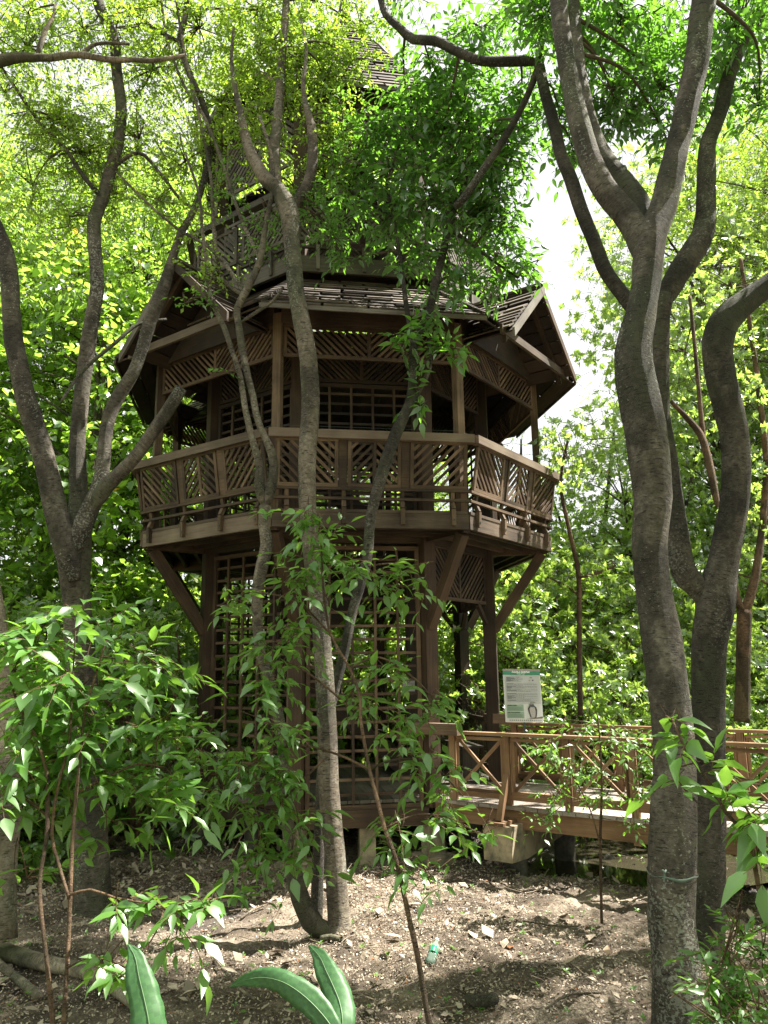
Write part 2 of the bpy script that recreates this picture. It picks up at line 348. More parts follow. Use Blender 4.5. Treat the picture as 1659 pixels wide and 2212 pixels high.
# ------------------------------------------------------------------ the ground
def gh(x, y):
    x = np.asarray(x, float); y = np.asarray(y, float)
    h = .05*np.sin(x*.9+.5)*np.cos(y*.7+1)+.03*np.sin(x*2.3+y*1.9)+.018*np.sin(x*5.1-y*3.3+1)+.012*np.sin(x*9.7+y*7.9)
    h += .010*np.sin(x*17+2*np.sin(y*11))+.008*np.sin(y*23+3*np.sin(x*13))
    low = 1/(1+np.exp(-((y-9.0)+.25*(x-1.5))*3))*1/(1+np.exp(-(x-1.2)*3))      # the muddy channel under the bridge
    h -= .20*low
    return h
def make_ground():
    xs = np.concatenate([[-400, -120, -50, -25, -14], np.arange(-9, 9.01, .07), [14, 25, 50, 120, 400]])
    ys = np.concatenate([[-400, -100, -30, -10, -2, 1], np.arange(3, 14.01, .07), np.arange(14.5, 30, 1.0), [45, 90, 200, 500]])
    X, Y = np.meshgrid(xs, ys); Z = gh(X, Y)
    near = (np.abs(X) < 9.1) & (Y > 3) & (Y < 14.1)
    Z = Z+np.where(near, np.random.default_rng(3).normal(0, .010, X.shape), 0)
    vs = np.stack([X, Y, Z], -1).reshape(-1, 3); w = len(xs); h = len(ys)
    i = np.arange(h-1)[:, None]*w+np.arange(w-1)[None]; q = np.stack([i, i+1, i+w+1, i+w], -1).reshape(-1, 4)
    m, n, l = newmat('forest_soil')
    tcn = n.new('ShaderNodeTexCoord')
    g = n.new('ShaderNodeTexNoise'); g.inputs['Scale'].default_value = 30; g.inputs['Detail'].default_value = 10; g.inputs['Roughness'].default_value = .75; l.new(tcn.outputs['Object'], g.inputs['Vector'])
    g2 = n.new('ShaderNodeTexNoise'); g2.inputs['Scale'].default_value = 1.6; g2.inputs['Detail'].default_value = 5; l.new(tcn.outputs['Object'], g2.inputs['Vector'])
    a = n.new('ShaderNodeMath'); a.operation = 'MULTIPLY_ADD'; a.inputs[1].default_value = .5; b = n.new('ShaderNodeMath'); b.operation = 'MULTIPLY_ADD'; b.inputs[1].default_value = .6; b.inputs[2].default_value = -.05
    l.new(g2.outputs['Fac'], b.inputs[0]); l.new(g.outputs['Fac'], a.inputs[0]); l.new(b.outputs[0], a.inputs[2])
    c = ramp(n, l, a.outputs[0], [(.36, (.035, .026, .018)), (.5, (.13, .10, .072)), (.66, (.42, .35, .27))])
    sx = n.new('ShaderNodeSeparateXYZ'); l.new(tcn.outputs['Object'], sx.inputs[0])
    wet = ramp(n, l, sx.outputs['Z'], [(0, (1, 1, 1)), (1, (0, 0, 0))])
    mr = n.new('ShaderNodeMapRange'); mr.inputs['From Min'].default_value = -.14; mr.inputs['From Max'].default_value = -.04; mr.inputs['To Min'].default_value = 1; mr.inputs['To Max'].default_value = 0
    l.new(sx.outputs['Z'], mr.inputs['Value'])
    mx2 = n.new('ShaderNodeMixRGB'); l.new(mr.outputs[0], mx2.inputs[0]); l.new(c, mx2.inputs[1]); mx2.inputs[2].default_value = (.05, .042, .038, 1)
    bs = n.new('ShaderNodeBsdfPrincipled'); l.new(mx2.outputs[0], bs.inputs['Base Color'])
    rr = n.new('ShaderNodeMapRange'); rr.inputs['To Min'].default_value = .95; rr.inputs['To Max'].default_value = .35; l.new(mr.outputs[0], rr.inputs['Value']); l.new(rr.outputs[0], bs.inputs['Roughness'])
    bp = n.new('ShaderNodeBump'); bp.inputs['Strength'].default_value = 1; bp.inputs['Distance'].default_value = .03; l.new(g.outputs['Fac'], bp.inputs['Height']); l.new(bp.outputs[0], bs.inputs['Normal'])
    o = n.new('ShaderNodeOutputMaterial'); l.new(bs.outputs[0], o.inputs[0])
    o = link(quad_mesh('ground', vs, q, m), 'ground'); tag(o, kind='structure')
    # shallow puddle in the channel
    mb = MB(); pts = [(x, y, -.125) for x, y in ((1.5, 9.0), (2.2, 8.55), (3.3, 8.6), (4.6, 9.2), (4.9, 10.6), (3.8, 11.6), (2.6, 11.0), (1.9, 10.0))]
    mb.add(pts, [tuple(range(8))]); wm = plain('muddy_water', (.045, .04, .025), .06)
    tag(mb.build('water', wm), kind='structure')
make_ground()

# ------------------------------------------------------------------ the lookout tower
def panel_diag(mb, o, u, v, W, H, sgn, sp=.075, w=.03, th=.02, nn=None, frame=.045, mode='diag'):
    """slatted panel: origin o (lower left), unit vectors u, v; sgn slope of the slats; 'vee' mirrors about the middle"""
    o = np.array(o); u = np.array(u); v = np.array(v); nn = np.cross(u, v); nn /= np.linalg.norm(nn)
    def bar(a, b, ww, tt, off=0): mb.beam(o+u*a[0]+v*a[1]+nn*off, o+u*b[0]+v*b[1]+nn*off, tt, ww, up=np.cross(nn, (u*(b[0]-a[0])+v*(b[1]-a[1]))))
    bar((0, frame/2), (W, frame/2), frame, th*1.6); bar((0, H-frame/2), (W, H-frame/2), frame, th*1.6)
    bar((frame/2, frame), (frame/2, H-frame), frame, th*1.5); bar((W-frame/2, frame), (W-frame/2, H-frame), frame, th*1.5)
    parts = [(frame, W-frame, sgn)] if mode == 'diag' else [(frame, W/2-frame/2, sgn), (W/2+frame/2, W-frame, -sgn)]
    if mode == 'vee': bar((W/2, frame), (W/2, H-frame), frame, th*1.45)
    y0, y1 = frame, H-frame
    for x0, x1, sg in parts:
        c = x0-(y1-y0)-sp*.3
        while c < x1+(y1-y0):
            # line x = c + t, y = y0 + t (sg>0)   or  x = c + t, y = y1 - t
            ta, tb = max(x0-c, 0), min(x1-c, y1-y0)
            if tb-ta > .03:
                if sg > 0: bar((c+ta, y0+ta), (c+tb, y0+tb), w, th)
                else: bar((c+ta, y1-ta), (c+tb, y1-tb), w, th)
            c += sp
def panel_grid(mb, o, u, v, W, H, nx, ny, w=.032, th=.022, frame=.05):
    o = np.array(o); u = np.array(u); v = np.array(v); nn = np.cross(u, v); nn /= np.linalg.norm(nn)
    def bar(a, b, ww, tt, off=0): mb.beam(o+u*a[0]+v*a[1]+nn*off, o+u*b[0]+v*b[1]+nn*off, tt, ww, up=np.cross(nn, (u*(b[0]-a[0])+v*(b[1]-a[1]))))
    bar((0, frame/2), (W, frame/2), frame, th*2.2); bar((0, H-frame/2), (W, H-frame/2), frame, th*2.2)
    bar((frame/2, frame), (frame/2, H-frame), frame, th*2.1); bar((W-frame/2, frame), (W-frame/2, H-frame), frame, th*2.1)
    for i in range(1, nx): bar((W*i/nx, frame), (W*i/nx, H-frame), w, th, .012)
    for i in range(1, ny): bar((frame, H*i/ny+random.uniform(-.006, .006)), (W-frame, H*i/ny+random.uniform(-.006, .006)), w, th, -.012)
UP = np.array([0, 0, 1.])
def t3(k): q = tk(k); return np.array([q[0], q[1], 0])
def n3(k): q = nk(k); return np.array([q[0], q[1], 0])
ZF = -1.5                          # lower floor (relative to the eye)
ZD0, ZD1 = 1.58, 1.755             # balcony fascia
ZR = 2.68                          # balcony handrail top
ZE = 4.06; ZT = 5.0                # main skirt roof: eave and top
RC = 2.09; AC = RC*math.cos(R_(22.5)); HC = RC*math.sin(R_(22.5))
TOWER = empty('lookout_tower', (TC[0], TC[1], 0), 'tall eight-sided brown timber lookout tower with lattice walls, wraparound balcony and gabled shingle roof', 'tower')
def one(name, mat, fn, parent=TOWER, **kw):
    mb = MB(); fn(mb); return mb.build(name, mat, parent, **kw)
for k in range(8):
    one('column', W_COL, lambda m: m.beam(V(k, RC, ZF-.1), V(k, RC, 7.9), .17, .17, up=n3(k+.5)))
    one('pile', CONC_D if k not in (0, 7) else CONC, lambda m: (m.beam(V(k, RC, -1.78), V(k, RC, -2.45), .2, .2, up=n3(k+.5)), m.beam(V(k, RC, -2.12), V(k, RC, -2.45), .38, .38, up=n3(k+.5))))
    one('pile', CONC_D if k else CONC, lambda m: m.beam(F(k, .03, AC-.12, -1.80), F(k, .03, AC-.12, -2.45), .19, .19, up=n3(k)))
    one('floor_beam', W_DARK if k else W_COL, lambda m: m.beam(F(k, -HC+.06, AC+.03, -1.69), F(k, HC-.06, AC+.03, -1.69), .12, .19))
    if k in (0, 7): one('pile_cap', W_DARK, lambda m: m.beam(F(k, -.1, AC-.12, -1.785), F(k, .13, AC-.12, -1.785), .24, .05))
def floor(m):
    for i in range(-14, 15):
        s = i*.137; hw = min(math.sqrt(max(RC**2-s*s, 0)), AC)
        m.beam(F(0, s, -hw, ZF-.02), F(0, s, hw, ZF-.02), .13, .035)
one('floor', W_GREY, floor)
# lower walls: grids on the front and left, open entry on the right, slatted friezes and pickets behind
def fpanel(k, d, z0, z1, half): return F(k, -half, d, z0), t3(k), UP, 2*half, z1-z0
hw = HC-.10
for k in (0, -1, -2):
    mb = MB(); o, u, v, W, H = fpanel(k, AC, -1.6, 1.5, hw); panel_grid(mb, o, u, v, W, H, 5, 19); mb.build('grid_panel', W_SLAT, TOWER)
for k in (-3,):
    mb = MB(); o, u, v, W, H = fpanel(k, AC, -1.45, 1.5, hw); panel_grid(mb, o, u, v, W, H, 7, 19); mb.build('grid_panel', W_TOWER, TOWER)
for k in (1, 2, 3, 4):
    mb = MB(); o, u, v, W, H = fpanel(k, AC, .86, 1.56, hw)
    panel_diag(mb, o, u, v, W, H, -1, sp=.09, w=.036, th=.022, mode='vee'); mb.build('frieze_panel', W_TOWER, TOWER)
    for s in (-1, 1):
        one('knee_brace', W_TOWER, lambda m: m.beam(F(k, s*hw, AC, .6), F(k, s*(hw-.22), AC, .86), .05, .06))
for k in (2, 3, 4):
    def pick(m):
        m.beam(F(k, -hw, AC, -.72), F(k, hw, AC, -.72), .05, .06); m.beam(F(k, -hw, AC, -1.35), F(k, hw, AC, -1.35), .05, .06)
        for i in range(14):
            s = -hw+.06+i*(2*hw-.12)/13; m.beam(F(k, s, AC+.03, -1.45), F(k, s, AC+.03, -.6-.05*random.random()), .05, .015, up=n3(k))
    one('picket_rail', W_TOWER, pick)
    def bench(m):
        m.beam(F(k, -hw+.1, AC-.25, -1.08), F(k, hw-.1, AC-.25, -1.08), .3, .03)
        for s in (-.45, .45): m.beam(F(k, s, AC-.25, -1.5), F(k, s, AC-.25, -1.1), .05, .22, up=n3(k))
    one('bench', W_GREY, bench)
# stair inside, climbing around the middle
def stair(m, z0, z1, x0, x1, y):
    n = 12
    for dy in (-.35, .35): m.beam((TC[0]+x0, TC[1]+y+dy, z0+CAMZ), (TC[0]+x1, TC[1]+y+dy, z1+CAMZ), .05, .22)
    for i in range(n):
        f = (i+.5)/n; m.beam((TC[0]+x0+(x1-x0)*f, TC[1]+y-.33, z0+(z1-z0)*f+CAMZ+.03), (TC[0]+x0+(x1-x0)*f, TC[1]+y+.33, z0+(z1-z0)*f+CAMZ+.03), .24, .035)
one('stair', W_DARK, lambda m: stair(m, ZF, .1, .9, -.9, .6))
one('stair', W_DARK, lambda m: stair(m, .1, 1.7, -.9, .9, -.3))
one('stair', W_DARK, lambda m: stair(m, 1.75, 3.4, .9, -.9, .6))
one('landing', W_DARK, lambda m: m.beam((TC[0]-1.3, TC[1]-.2, .1+CAMZ), (TC[0]-1.3, TC[1]+1.1, .1+CAMZ), .8, .05))
def core(m):
    for sx, sy in ((-.95, -.75), (.95, -.75), (-.95, 1.0), (.95, 1.0)): m.beam((TC[0]+sx, TC[1]+sy, ZF+CAMZ), (TC[0]+sx, TC[1]+sy, 7+CAMZ), .13, .13)
one('stair_post', W_DARK, core)
# the balcony
RB = 3.0; AB = RB*math.cos(R_(22.5)); HB = RB*math.sin(R_(22.5))
def oct_floor(m, r0, r1, z, n):
    for k in range(8):
        for i in range(n):
            a0 = r0+(r1-r0)*i/n; a1 = r0+(r1-r0)*(i+1)/n-.008; T = math.tan(R_(22.5))
            m.slab([F(k, -a0*T, a0, z), F(k, a0*T, a0, z), F(k, a1*T, a1, z), F(k, -a1*T, a1, z)], .028, up=UP)
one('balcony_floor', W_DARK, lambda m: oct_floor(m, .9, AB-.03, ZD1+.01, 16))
for k in range(8):
    def joists(m):
        for d in (2.15, 2.4, 2.63): m.beam(F(k, -d*.40, d, ZD0+.07), F(k, d*.40, d, ZD0+.07), .05, .12)
    one('joists', W_TOWER, joists)
    one('ring_beam', W_TOWER, lambda m: m.beam(F(k, -HC+.07, AC, ZD0+.045), F(k, HC-.07, AC, ZD0+.045), .10, .17))
    one('fascia_board', W_FASCIA, lambda m: (m.beam(F(k, -HB+.01, AB-.02, (ZD0+ZD1)/2), F(k, HB-.01, AB-.02, (ZD0+ZD1)/2), .045, ZD1-ZD0), m.beam(F(k, -HB+.02, AB-.03, ZD1+.018), F(k, HB-.02, AB-.03, ZD1+.018), .08, .035)))
    one('support_brace', W_COL, lambda m: m.beam(V(k, RC+.05, .50), V(k, RB-.14, ZD0-.03), .11, .13))
    one('radial_beam', W_COL, lambda m: m.beam(V(k, RC, ZD0+.05), V(k, RB-.06, ZD0+.05), .09, .16))
    one('handrail', W_FASCIA, lambda m: m.beam(F(k, -3.149*math.sin(R_(22.5))+.012, 3.149*math.cos(R_(22.5)), ZR-.05), F(k, 3.149*math.sin(R_(22.5))-.012, 3.149*math.cos(R_(22.5)), ZR-.05), .10, .10))
    one('veranda_post', W_RAIL, lambda m: m.beam(V(k, 2.86, ZD1), V(k, 2.86, 4.2), .10, .10, up=n3(k+.5)))
    def lowrails(m):
        for f, z in ((.18, ZD1+.16), (.30, ZD1+.27)):
            a = AB-.01+(.11)*f; m.beam(F(k, -a*.412, a, z), F(k, a*.412, a, z), .045, .03)
    one('lower_rail', W_RAIL, lowrails)
    for i, s in enumerate((-.98, -.33, .35, .95)):
        def brk(m):
            m.beam(F(k, s, AB+.02, ZD0+.04), F(k, s, AB+.03, ZD1+.05), .05, .055, up=n3(k)); m.beam(F(k, s, AB+.03, ZD1+.05), F(k, s, AB-.015, ZD1+.15), .05, .05, up=n3(k))
            m.beam(F(k, s, AB-.015, ZD1+.14), F(k, s, AB+.02, ZD1+.30), .045, .035, up=n3(k))
        b = one('rail_bracket', W_RAIL, brk)
        if k in (0, 1, 7): one('bolt', METAL, lambda m: m.tube([F(k, s, AB+.04, ZD0+.10), F(k, s, AB+.056, ZD0+.10)], [.014, .014], 8), b)
    # three hung panels per side, leaning outwards
    lean = n3(k)*.10+UP*.62; L = np.linalg.norm(lean); vv = lean/L
    a0 = AB+.03
    for s0, s1, mode, sg in ((-1.10, -.40, 'diag', -1), (-.29, .33, 'vee', 1), (.44, 1.12, 'diag', 1)):
        mb = MB(); panel_diag(mb, F(k, s0, a0, ZD1+.29), t3(k), vv, s1-s0, .56, sg, sp=.105, w=.033, th=.02, mode=mode, frame=.04); pn = mb.build('rail_panel', W_RAIL, TOWER)
        one('panel_hook', METAL, lambda m: [m.beam(F(k, q, a0+.092, ZD1+.83), F(k, q, a0+.098, ZR-.09), .018, .014) for q in (s0+.03, s1-.03)], pn)
    for s in (-.345, .385):
        one('rail_board', W_RAIL, lambda m: m.slab([F(k, s-.05, a0, ZD1+.29), F(k, s+.05, a0, ZD1+.29), F(k, s+.05, a0+.09, ZD1+.845), F(k, s-.05, a0+.09, ZD1+.845)], .02))
    one('rail_wire', METAL, lambda m: [m.beam(V(k-1, 2.9, z), V(k, 2.9, z), .004, .004) for z in (ZR+.05, ZR+.12)])
    # slatted frieze and plates between the veranda posts
    mb = MB(); d = 2.86*math.cos(R_(22.5)); h2 = 2.86*math.sin(R_(22.5))-.06
    panel_diag(mb, F(k, -h2, d, 3.66), t3(k), UP, 2*h2, .42, -1 if k % 2 else -1, sp=.088, w=.03, th=.02, mode='vee'); mb.build('frieze_panel', W_SLAT, TOWER)
    one('eave_beam', W_TOWER, lambda m: (m.beam(F(k, -h2-.03, d, 4.19), F(k, h2+.03, d, 4.19), .10, .22)))
# inner walls of the veranda floor
for k in range(8):
    mb = MB()
    if k in (0, 7, 6): panel_grid(mb, *fpanel(k, AC, ZD1+.02, 3.62, hw), 5, 14)
    elif k in (1, 3): pass
    else: panel_grid(mb, *fpanel(k, AC, ZD1+.02, 3.62, hw), 5, 14)
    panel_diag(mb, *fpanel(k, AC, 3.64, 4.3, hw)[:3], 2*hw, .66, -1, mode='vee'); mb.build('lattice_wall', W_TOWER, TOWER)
def ceil_(m):
    for i in range(-14, 15):
        q = i*.137; h_ = min(math.sqrt(max(2.0**2-q*q, 0)), 1.9); m.beam(F(0, q, -h_, 4.34), F(0, q, h_, 4.34), .13, .02)
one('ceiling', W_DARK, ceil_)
# ---- roofs
def shingle_quad(m, a, b, c, d, rows, sw=.55, th=.02, lift=.026):
    """a,b lower edge left/right; c,d upper right/left"""
    a, b, c, d = map(lambda q: np.array(q, float), (a, b, c, d)); n = np.cross(b-a, d-a); n /= np.linalg.norm(n)
    if n[2] < 0: n = -n
    for r in range(rows):
        f0 = r/rows; f1 = min((r+1.35)/rows, 1.0)
        l0 = a+(d-a)*f0; r0 = b+(c-b)*f0; l1 = a+(d-a)*f1; r1 = b+(c-b)*f1
        W = np.linalg.norm(r0-l0); cnt = max(1, int(W/sw)); off = (r % 2)*.5
        es = [0]+[min(max((i+off+random.uniform(-.12, .12))/cnt, 0), 1) for i in range(0 if off else 1, cnt)]+[1]
        for i in range(len(es)-1):
            if es[i+1]-es[i] < .15/cnt or random.random() < .015: continue
            g0, g1 = es[i]+.03/cnt, es[i+1]-.03/cnt; j = random.uniform(-.012, .012); lf = lift+random.uniform(-.004, .014)
            dn = (l0-l1); dn /= np.linalg.norm(dn)
            p0 = l0+(r0-l0)*g0+n*lf+dn*j; p1 = l0+(r0-l0)*g1+n*lf+dn*j; p2 = l1+(r1-l1)*g1+n*.004; p3 = l1+(r1-l1)*g0+n*.004
            m.slab([p0, p1, p2, p3], th, up=n)
def soffit(m, a, b, c, d, n_=7):
    a, b, c, d = map(lambda q: np.array(q, float), (a, b, c, d)); nn = np.cross(b-a, d-a); nn /= np.linalg.norm(nn)
    if nn[2] < 0: nn = -nn
    for i in range(n_):
        f0 = i/n_; f1 = (i+1)/n_-.012
        m.slab([a+(d-a)*f0-nn*.03, b+(c-b)*f0-nn*.03, b+(c-b)*f1-nn*.03, a+(d-a)*f1-nn*.03], .02, up=nn)
T8 = math.tan(R_(22.5))
def roof_tier(de, ze, dt, zt, dg, za, zg, wg, rows, plain_all=False, mat=W_SHING, din=None):
    din = dt if din is None else din
    for k in range(8):
        if k % 2 == 0 or plain_all:
            q = (F(k, -de*T8, de, ze), F(k, de*T8, de, ze), F(k, dt*T8, dt, zt), F(k, -dt*T8, dt, zt))
            one('roof', mat, lambda m: shingle_quad(m, *q, rows))
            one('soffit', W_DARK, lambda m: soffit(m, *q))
            one('eave_board', W_GREY, lambda m: m.beam(F(k, -de*T8, de+.012, ze-.03), F(k, de*T8, de+.012, ze-.03), .022, .05))
        else:
            dm = de-.45*(de-dt)/1.15; zm = ze+(zt-ze)*(de-dm)/(de-dt)
            r = MB(); s_ = MB()
            q = (F(k, -dm*T8, dm, zm), F(k, dm*T8, dm, zm), F(k, dt*T8, dt, zt), F(k, -dt*T8, dt, zt)); shingle_quad(r, *q, rows-3)
            for sg in (-1, 1):
                q = (F(k, sg*wg, de, ze), F(k, sg*de*T8, de, ze), F(k, sg*dm*T8, dm, zm), F(k, sg*wg*.62, dm, zm)); shingle_quad(r, *q, 4); soffit(s_, *q)
                q = (F(k, sg*wg, dg, zg), F(k, sg*wg, din-.3, zg), F(k, 0, din-.3, za), F(k, 0, dg, za)); shingle_quad(r, *q, min(rows, 11)); soffit(s_, *q)
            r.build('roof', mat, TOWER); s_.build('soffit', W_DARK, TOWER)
            for sg in (-1, 1):
                one('barge_board', W_GREY if sg < 0 else W_RAIL, lambda m: m.beam(F(k, sg*(wg+.03), dg+.015, zg-.06), F(k, sg*.004, dg+.015, za-.03), .03, .09, up=n3(k)) if False else m.slab([F(k, sg*(wg+.03), dg+.02, zg-.02), F(k, 0, dg+.02, za+.01), F(k, 0, dg+.02, za-.11), F(k, sg*(wg+.03), dg+.02, zg-.14)], .03))
                one('gable_rafter', W_COL, lambda m: m.slab([F(k, sg*(wg-.05), dg-.16, zg-.02), F(k, 0, dg-.16, za-.06), F(k, 0, dg-.16, za-.17), F(k, sg*(wg-.05), dg-.16, zg-.14)], .05))
            one('ridge_cap', W_GREY, lambda m: m.beam(F(k, 0, din, za+.03), F(k, 0, dg+.05, za+.03), .09, .035))
            one('gable_wall', W_DARK, lambda m: m.slab([F(k, -wg*.9, dm-.02, zg+.02), F(k, wg*.9, dm-.02, zg+.02), F(k, 0, dm-.02, za-.1)], .03))
            one('gable_tie', W_FASCIA, lambda m: m.beam(F(k, -wg-.05, dg-.12, zg+.0), F(k, wg+.05, dg-.12, zg+.0), .04, .1))
roof_tier(3.2, ZE, 2.06, ZT, 3.34, 4.95, 4.02, .95, 11)
for k in range(8):
    one('hip_cap', W_SHING, lambda m: [m.beam(V(k, 3.2/math.cos(R_(22.5))-(i)*.115, ZE+.035+i*.0875), V(k, 3.2/math.cos(R_(22.5))-(i+1.3)*.115, ZE+.035+(i+1.15)*.0875), .13, .03) for i in range(10)])
# upper storey
ZU0, ZU1, ZUR = 5.0, 5.22, 6.1
AU = 2.25
for k in range(8):
    one('fascia_board', W_GREY, lambda m: m.beam(F(k, -AU*T8, AU, (ZU0+ZU1)/2), F(k, AU*T8, AU, (ZU0+ZU1)/2), .045, ZU1-ZU0))
    one('handrail', W_GREY, lambda m: m.beam(F(k, -(AU+.1)*T8, AU+.1, ZUR), F(k, (AU+.1)*T8, AU+.1, ZUR), .09, .09))
    for s in (-.6, 0, .6):
        one('rail_bracket', W_GREY, lambda m: m.beam(F(k, s, AU+.03, ZU0+.03), F(k, s, AU+.04, ZU1+.14), .045, .045, up=n3(k)))
    one('lower_rail', W_GREY, lambda m: m.beam(F(k, -AU*T8, AU, ZU1+.13), F(k, AU*T8, AU, ZU1+.13), .04, .03))
    mb = MB()
    for s0, s1, sg in ((-.86, -.05, -1), (.05, .86, 1)):
        panel_diag(mb, F(k, s0, AU+.03, ZU1+.2), t3(k), UP, s1-s0, .55, sg, sp=.09, w=.035)
    mb.build('rail_panel', W_GREY, TOWER)
    mb = MB()
    panel_diag(mb, *fpanel(k, AC, 6.85, 7.8, hw)[:3], 2*hw, .95, 1, sp=.1, w=.045, mode='vee')
    if k in (5, 6, 7, 3): panel_diag(mb, *fpanel(k, AC, ZU1, 6.4, hw)[:3], 2*hw, 1.15, -1, sp=.11, w=.045, mode='vee')
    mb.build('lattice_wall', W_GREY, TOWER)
    one('eave_beam', W_TOWER, lambda m: m.beam(F(k, -HC+.08, AC, 7.86), F(k, HC-.08, AC, 7.86), .12, .13))
one('upper_floor', W_DARK, lambda m: oct_floor(m, .9, AU-.03, ZU1+.01, 10))
roof_tier(2.25, 7.85, .1, 11.0, 2.3, 8.55, 7.85, .72, 27, din=1.75)
tb = MB(); tb.tube([(TC[0], TC[1], 11.1+CAMZ), (TC[0], TC[1], 11.3+CAMZ), (TC[0], TC[1], 11.7+CAMZ)], [.12, .09, .02], 8); tb.build('finial', W_GREY, TOWER)

# ------------------------------------------------------------------ the boardwalk bridge
BR = empty('footbridge', tuple(F(1, 0, 4, -2.2)), 'reddish timber footbridge with X-braced railings leading right from the tower entry', 'bridge')
BD0, BD1 = 1.95, 12.0
ZB = -1.5
def planks(m):
    d = BD0
    while d < BD1:
        w = .135; o = random.uniform(-.012, .012)
        m.beam(F(1, -.88+o, d, ZB-.018+random.uniform(-.003, .003)), F(1, .88+o, d, ZB-.018+random.uniform(-.003, .003)), w, .035); d += w+.009
one('deck_planks', W_DECK, planks, BR)
for s in (-.80, .80):
    one('edge_beam', W_BRIDGE, lambda m: m.beam(F(1, s, BD0+.05, ZB-.135), F(1, s, BD1, ZB-.135), .09, .19), BR)
    hr = one('handrail', W_BRIDGE, lambda m: m.beam(F(1, s, BD0+.1, -.745), F(1, s, BD1, -.745), .10, .035), BR)
    one('lower_rail', W_BRIDGE, lambda m: m.beam(F(1, s, BD0+.1, ZB+.085), F(1, s, BD1, ZB+.085), .05, .055), BR)
    d = 2.24; i = 0
    while d < BD1:
        one('rail_post', W_BRIDGE, lambda m: m.beam(F(1, s, d, ZB-(.26 if i % 3 == 0 and i else 0)), F(1, s, d, -.763), .07, .075, up=n3(1)), BR)
        def xp(m):
            a, b = d+.05, d+.707-.05; z0, z1 = ZB+.13, -.80
            for z in (z0, z1): m.beam(F(1, s, a, z), F(1, s, b, z), .035, .035)
            for q in (a+.016, b-.016): m.beam(F(1, s, q, z0), F(1, s, q, z1), .033, .033)
            m.beam(F(1, s, a+.02, z0+.01), F(1, s, b-.02, z1-.01), .028, .035); m.beam(F(1, s+.012, a+.02, z1-.01), F(1, s+.012, b-.02, z0+.01), .026, .033)
            m.beam(F(1, s, (a+b)/2-.15, ZB+.11), F(1, s, (a+b)/2-.11, ZB+.11), .045, .045)
        one('rail_panel', W_BRIDGE, xp, BR)
        d += .707; i += 1
for d in (2.95, 7.2):
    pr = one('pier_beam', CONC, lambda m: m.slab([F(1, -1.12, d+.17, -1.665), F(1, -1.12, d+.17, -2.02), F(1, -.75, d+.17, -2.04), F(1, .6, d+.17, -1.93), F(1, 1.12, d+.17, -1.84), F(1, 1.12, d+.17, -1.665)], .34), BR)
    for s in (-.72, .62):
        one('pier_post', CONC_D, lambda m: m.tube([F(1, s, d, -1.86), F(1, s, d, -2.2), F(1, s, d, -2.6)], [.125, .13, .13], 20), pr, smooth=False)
    one('outrigger_sill', W_BRIDGE, lambda m: m.beam(F(1, -1.16, d, -1.645), F(1, -.78, d, -1.645), .2, .035), BR)
    one('outrigger_brace', W_BRIDGE, lambda m: m.beam(F(1, -1.06, d, -1.63), F(1, -.84, d, -1.18), .06, .06, up=n3(1)), BR)
for s in (-.95, .95):
    one('end_rail', W_RAIL, lambda m: (m.beam(F(1, s, 1.72, -.70), F(1, s, 2.42, -.70), .10, .13)), BR)

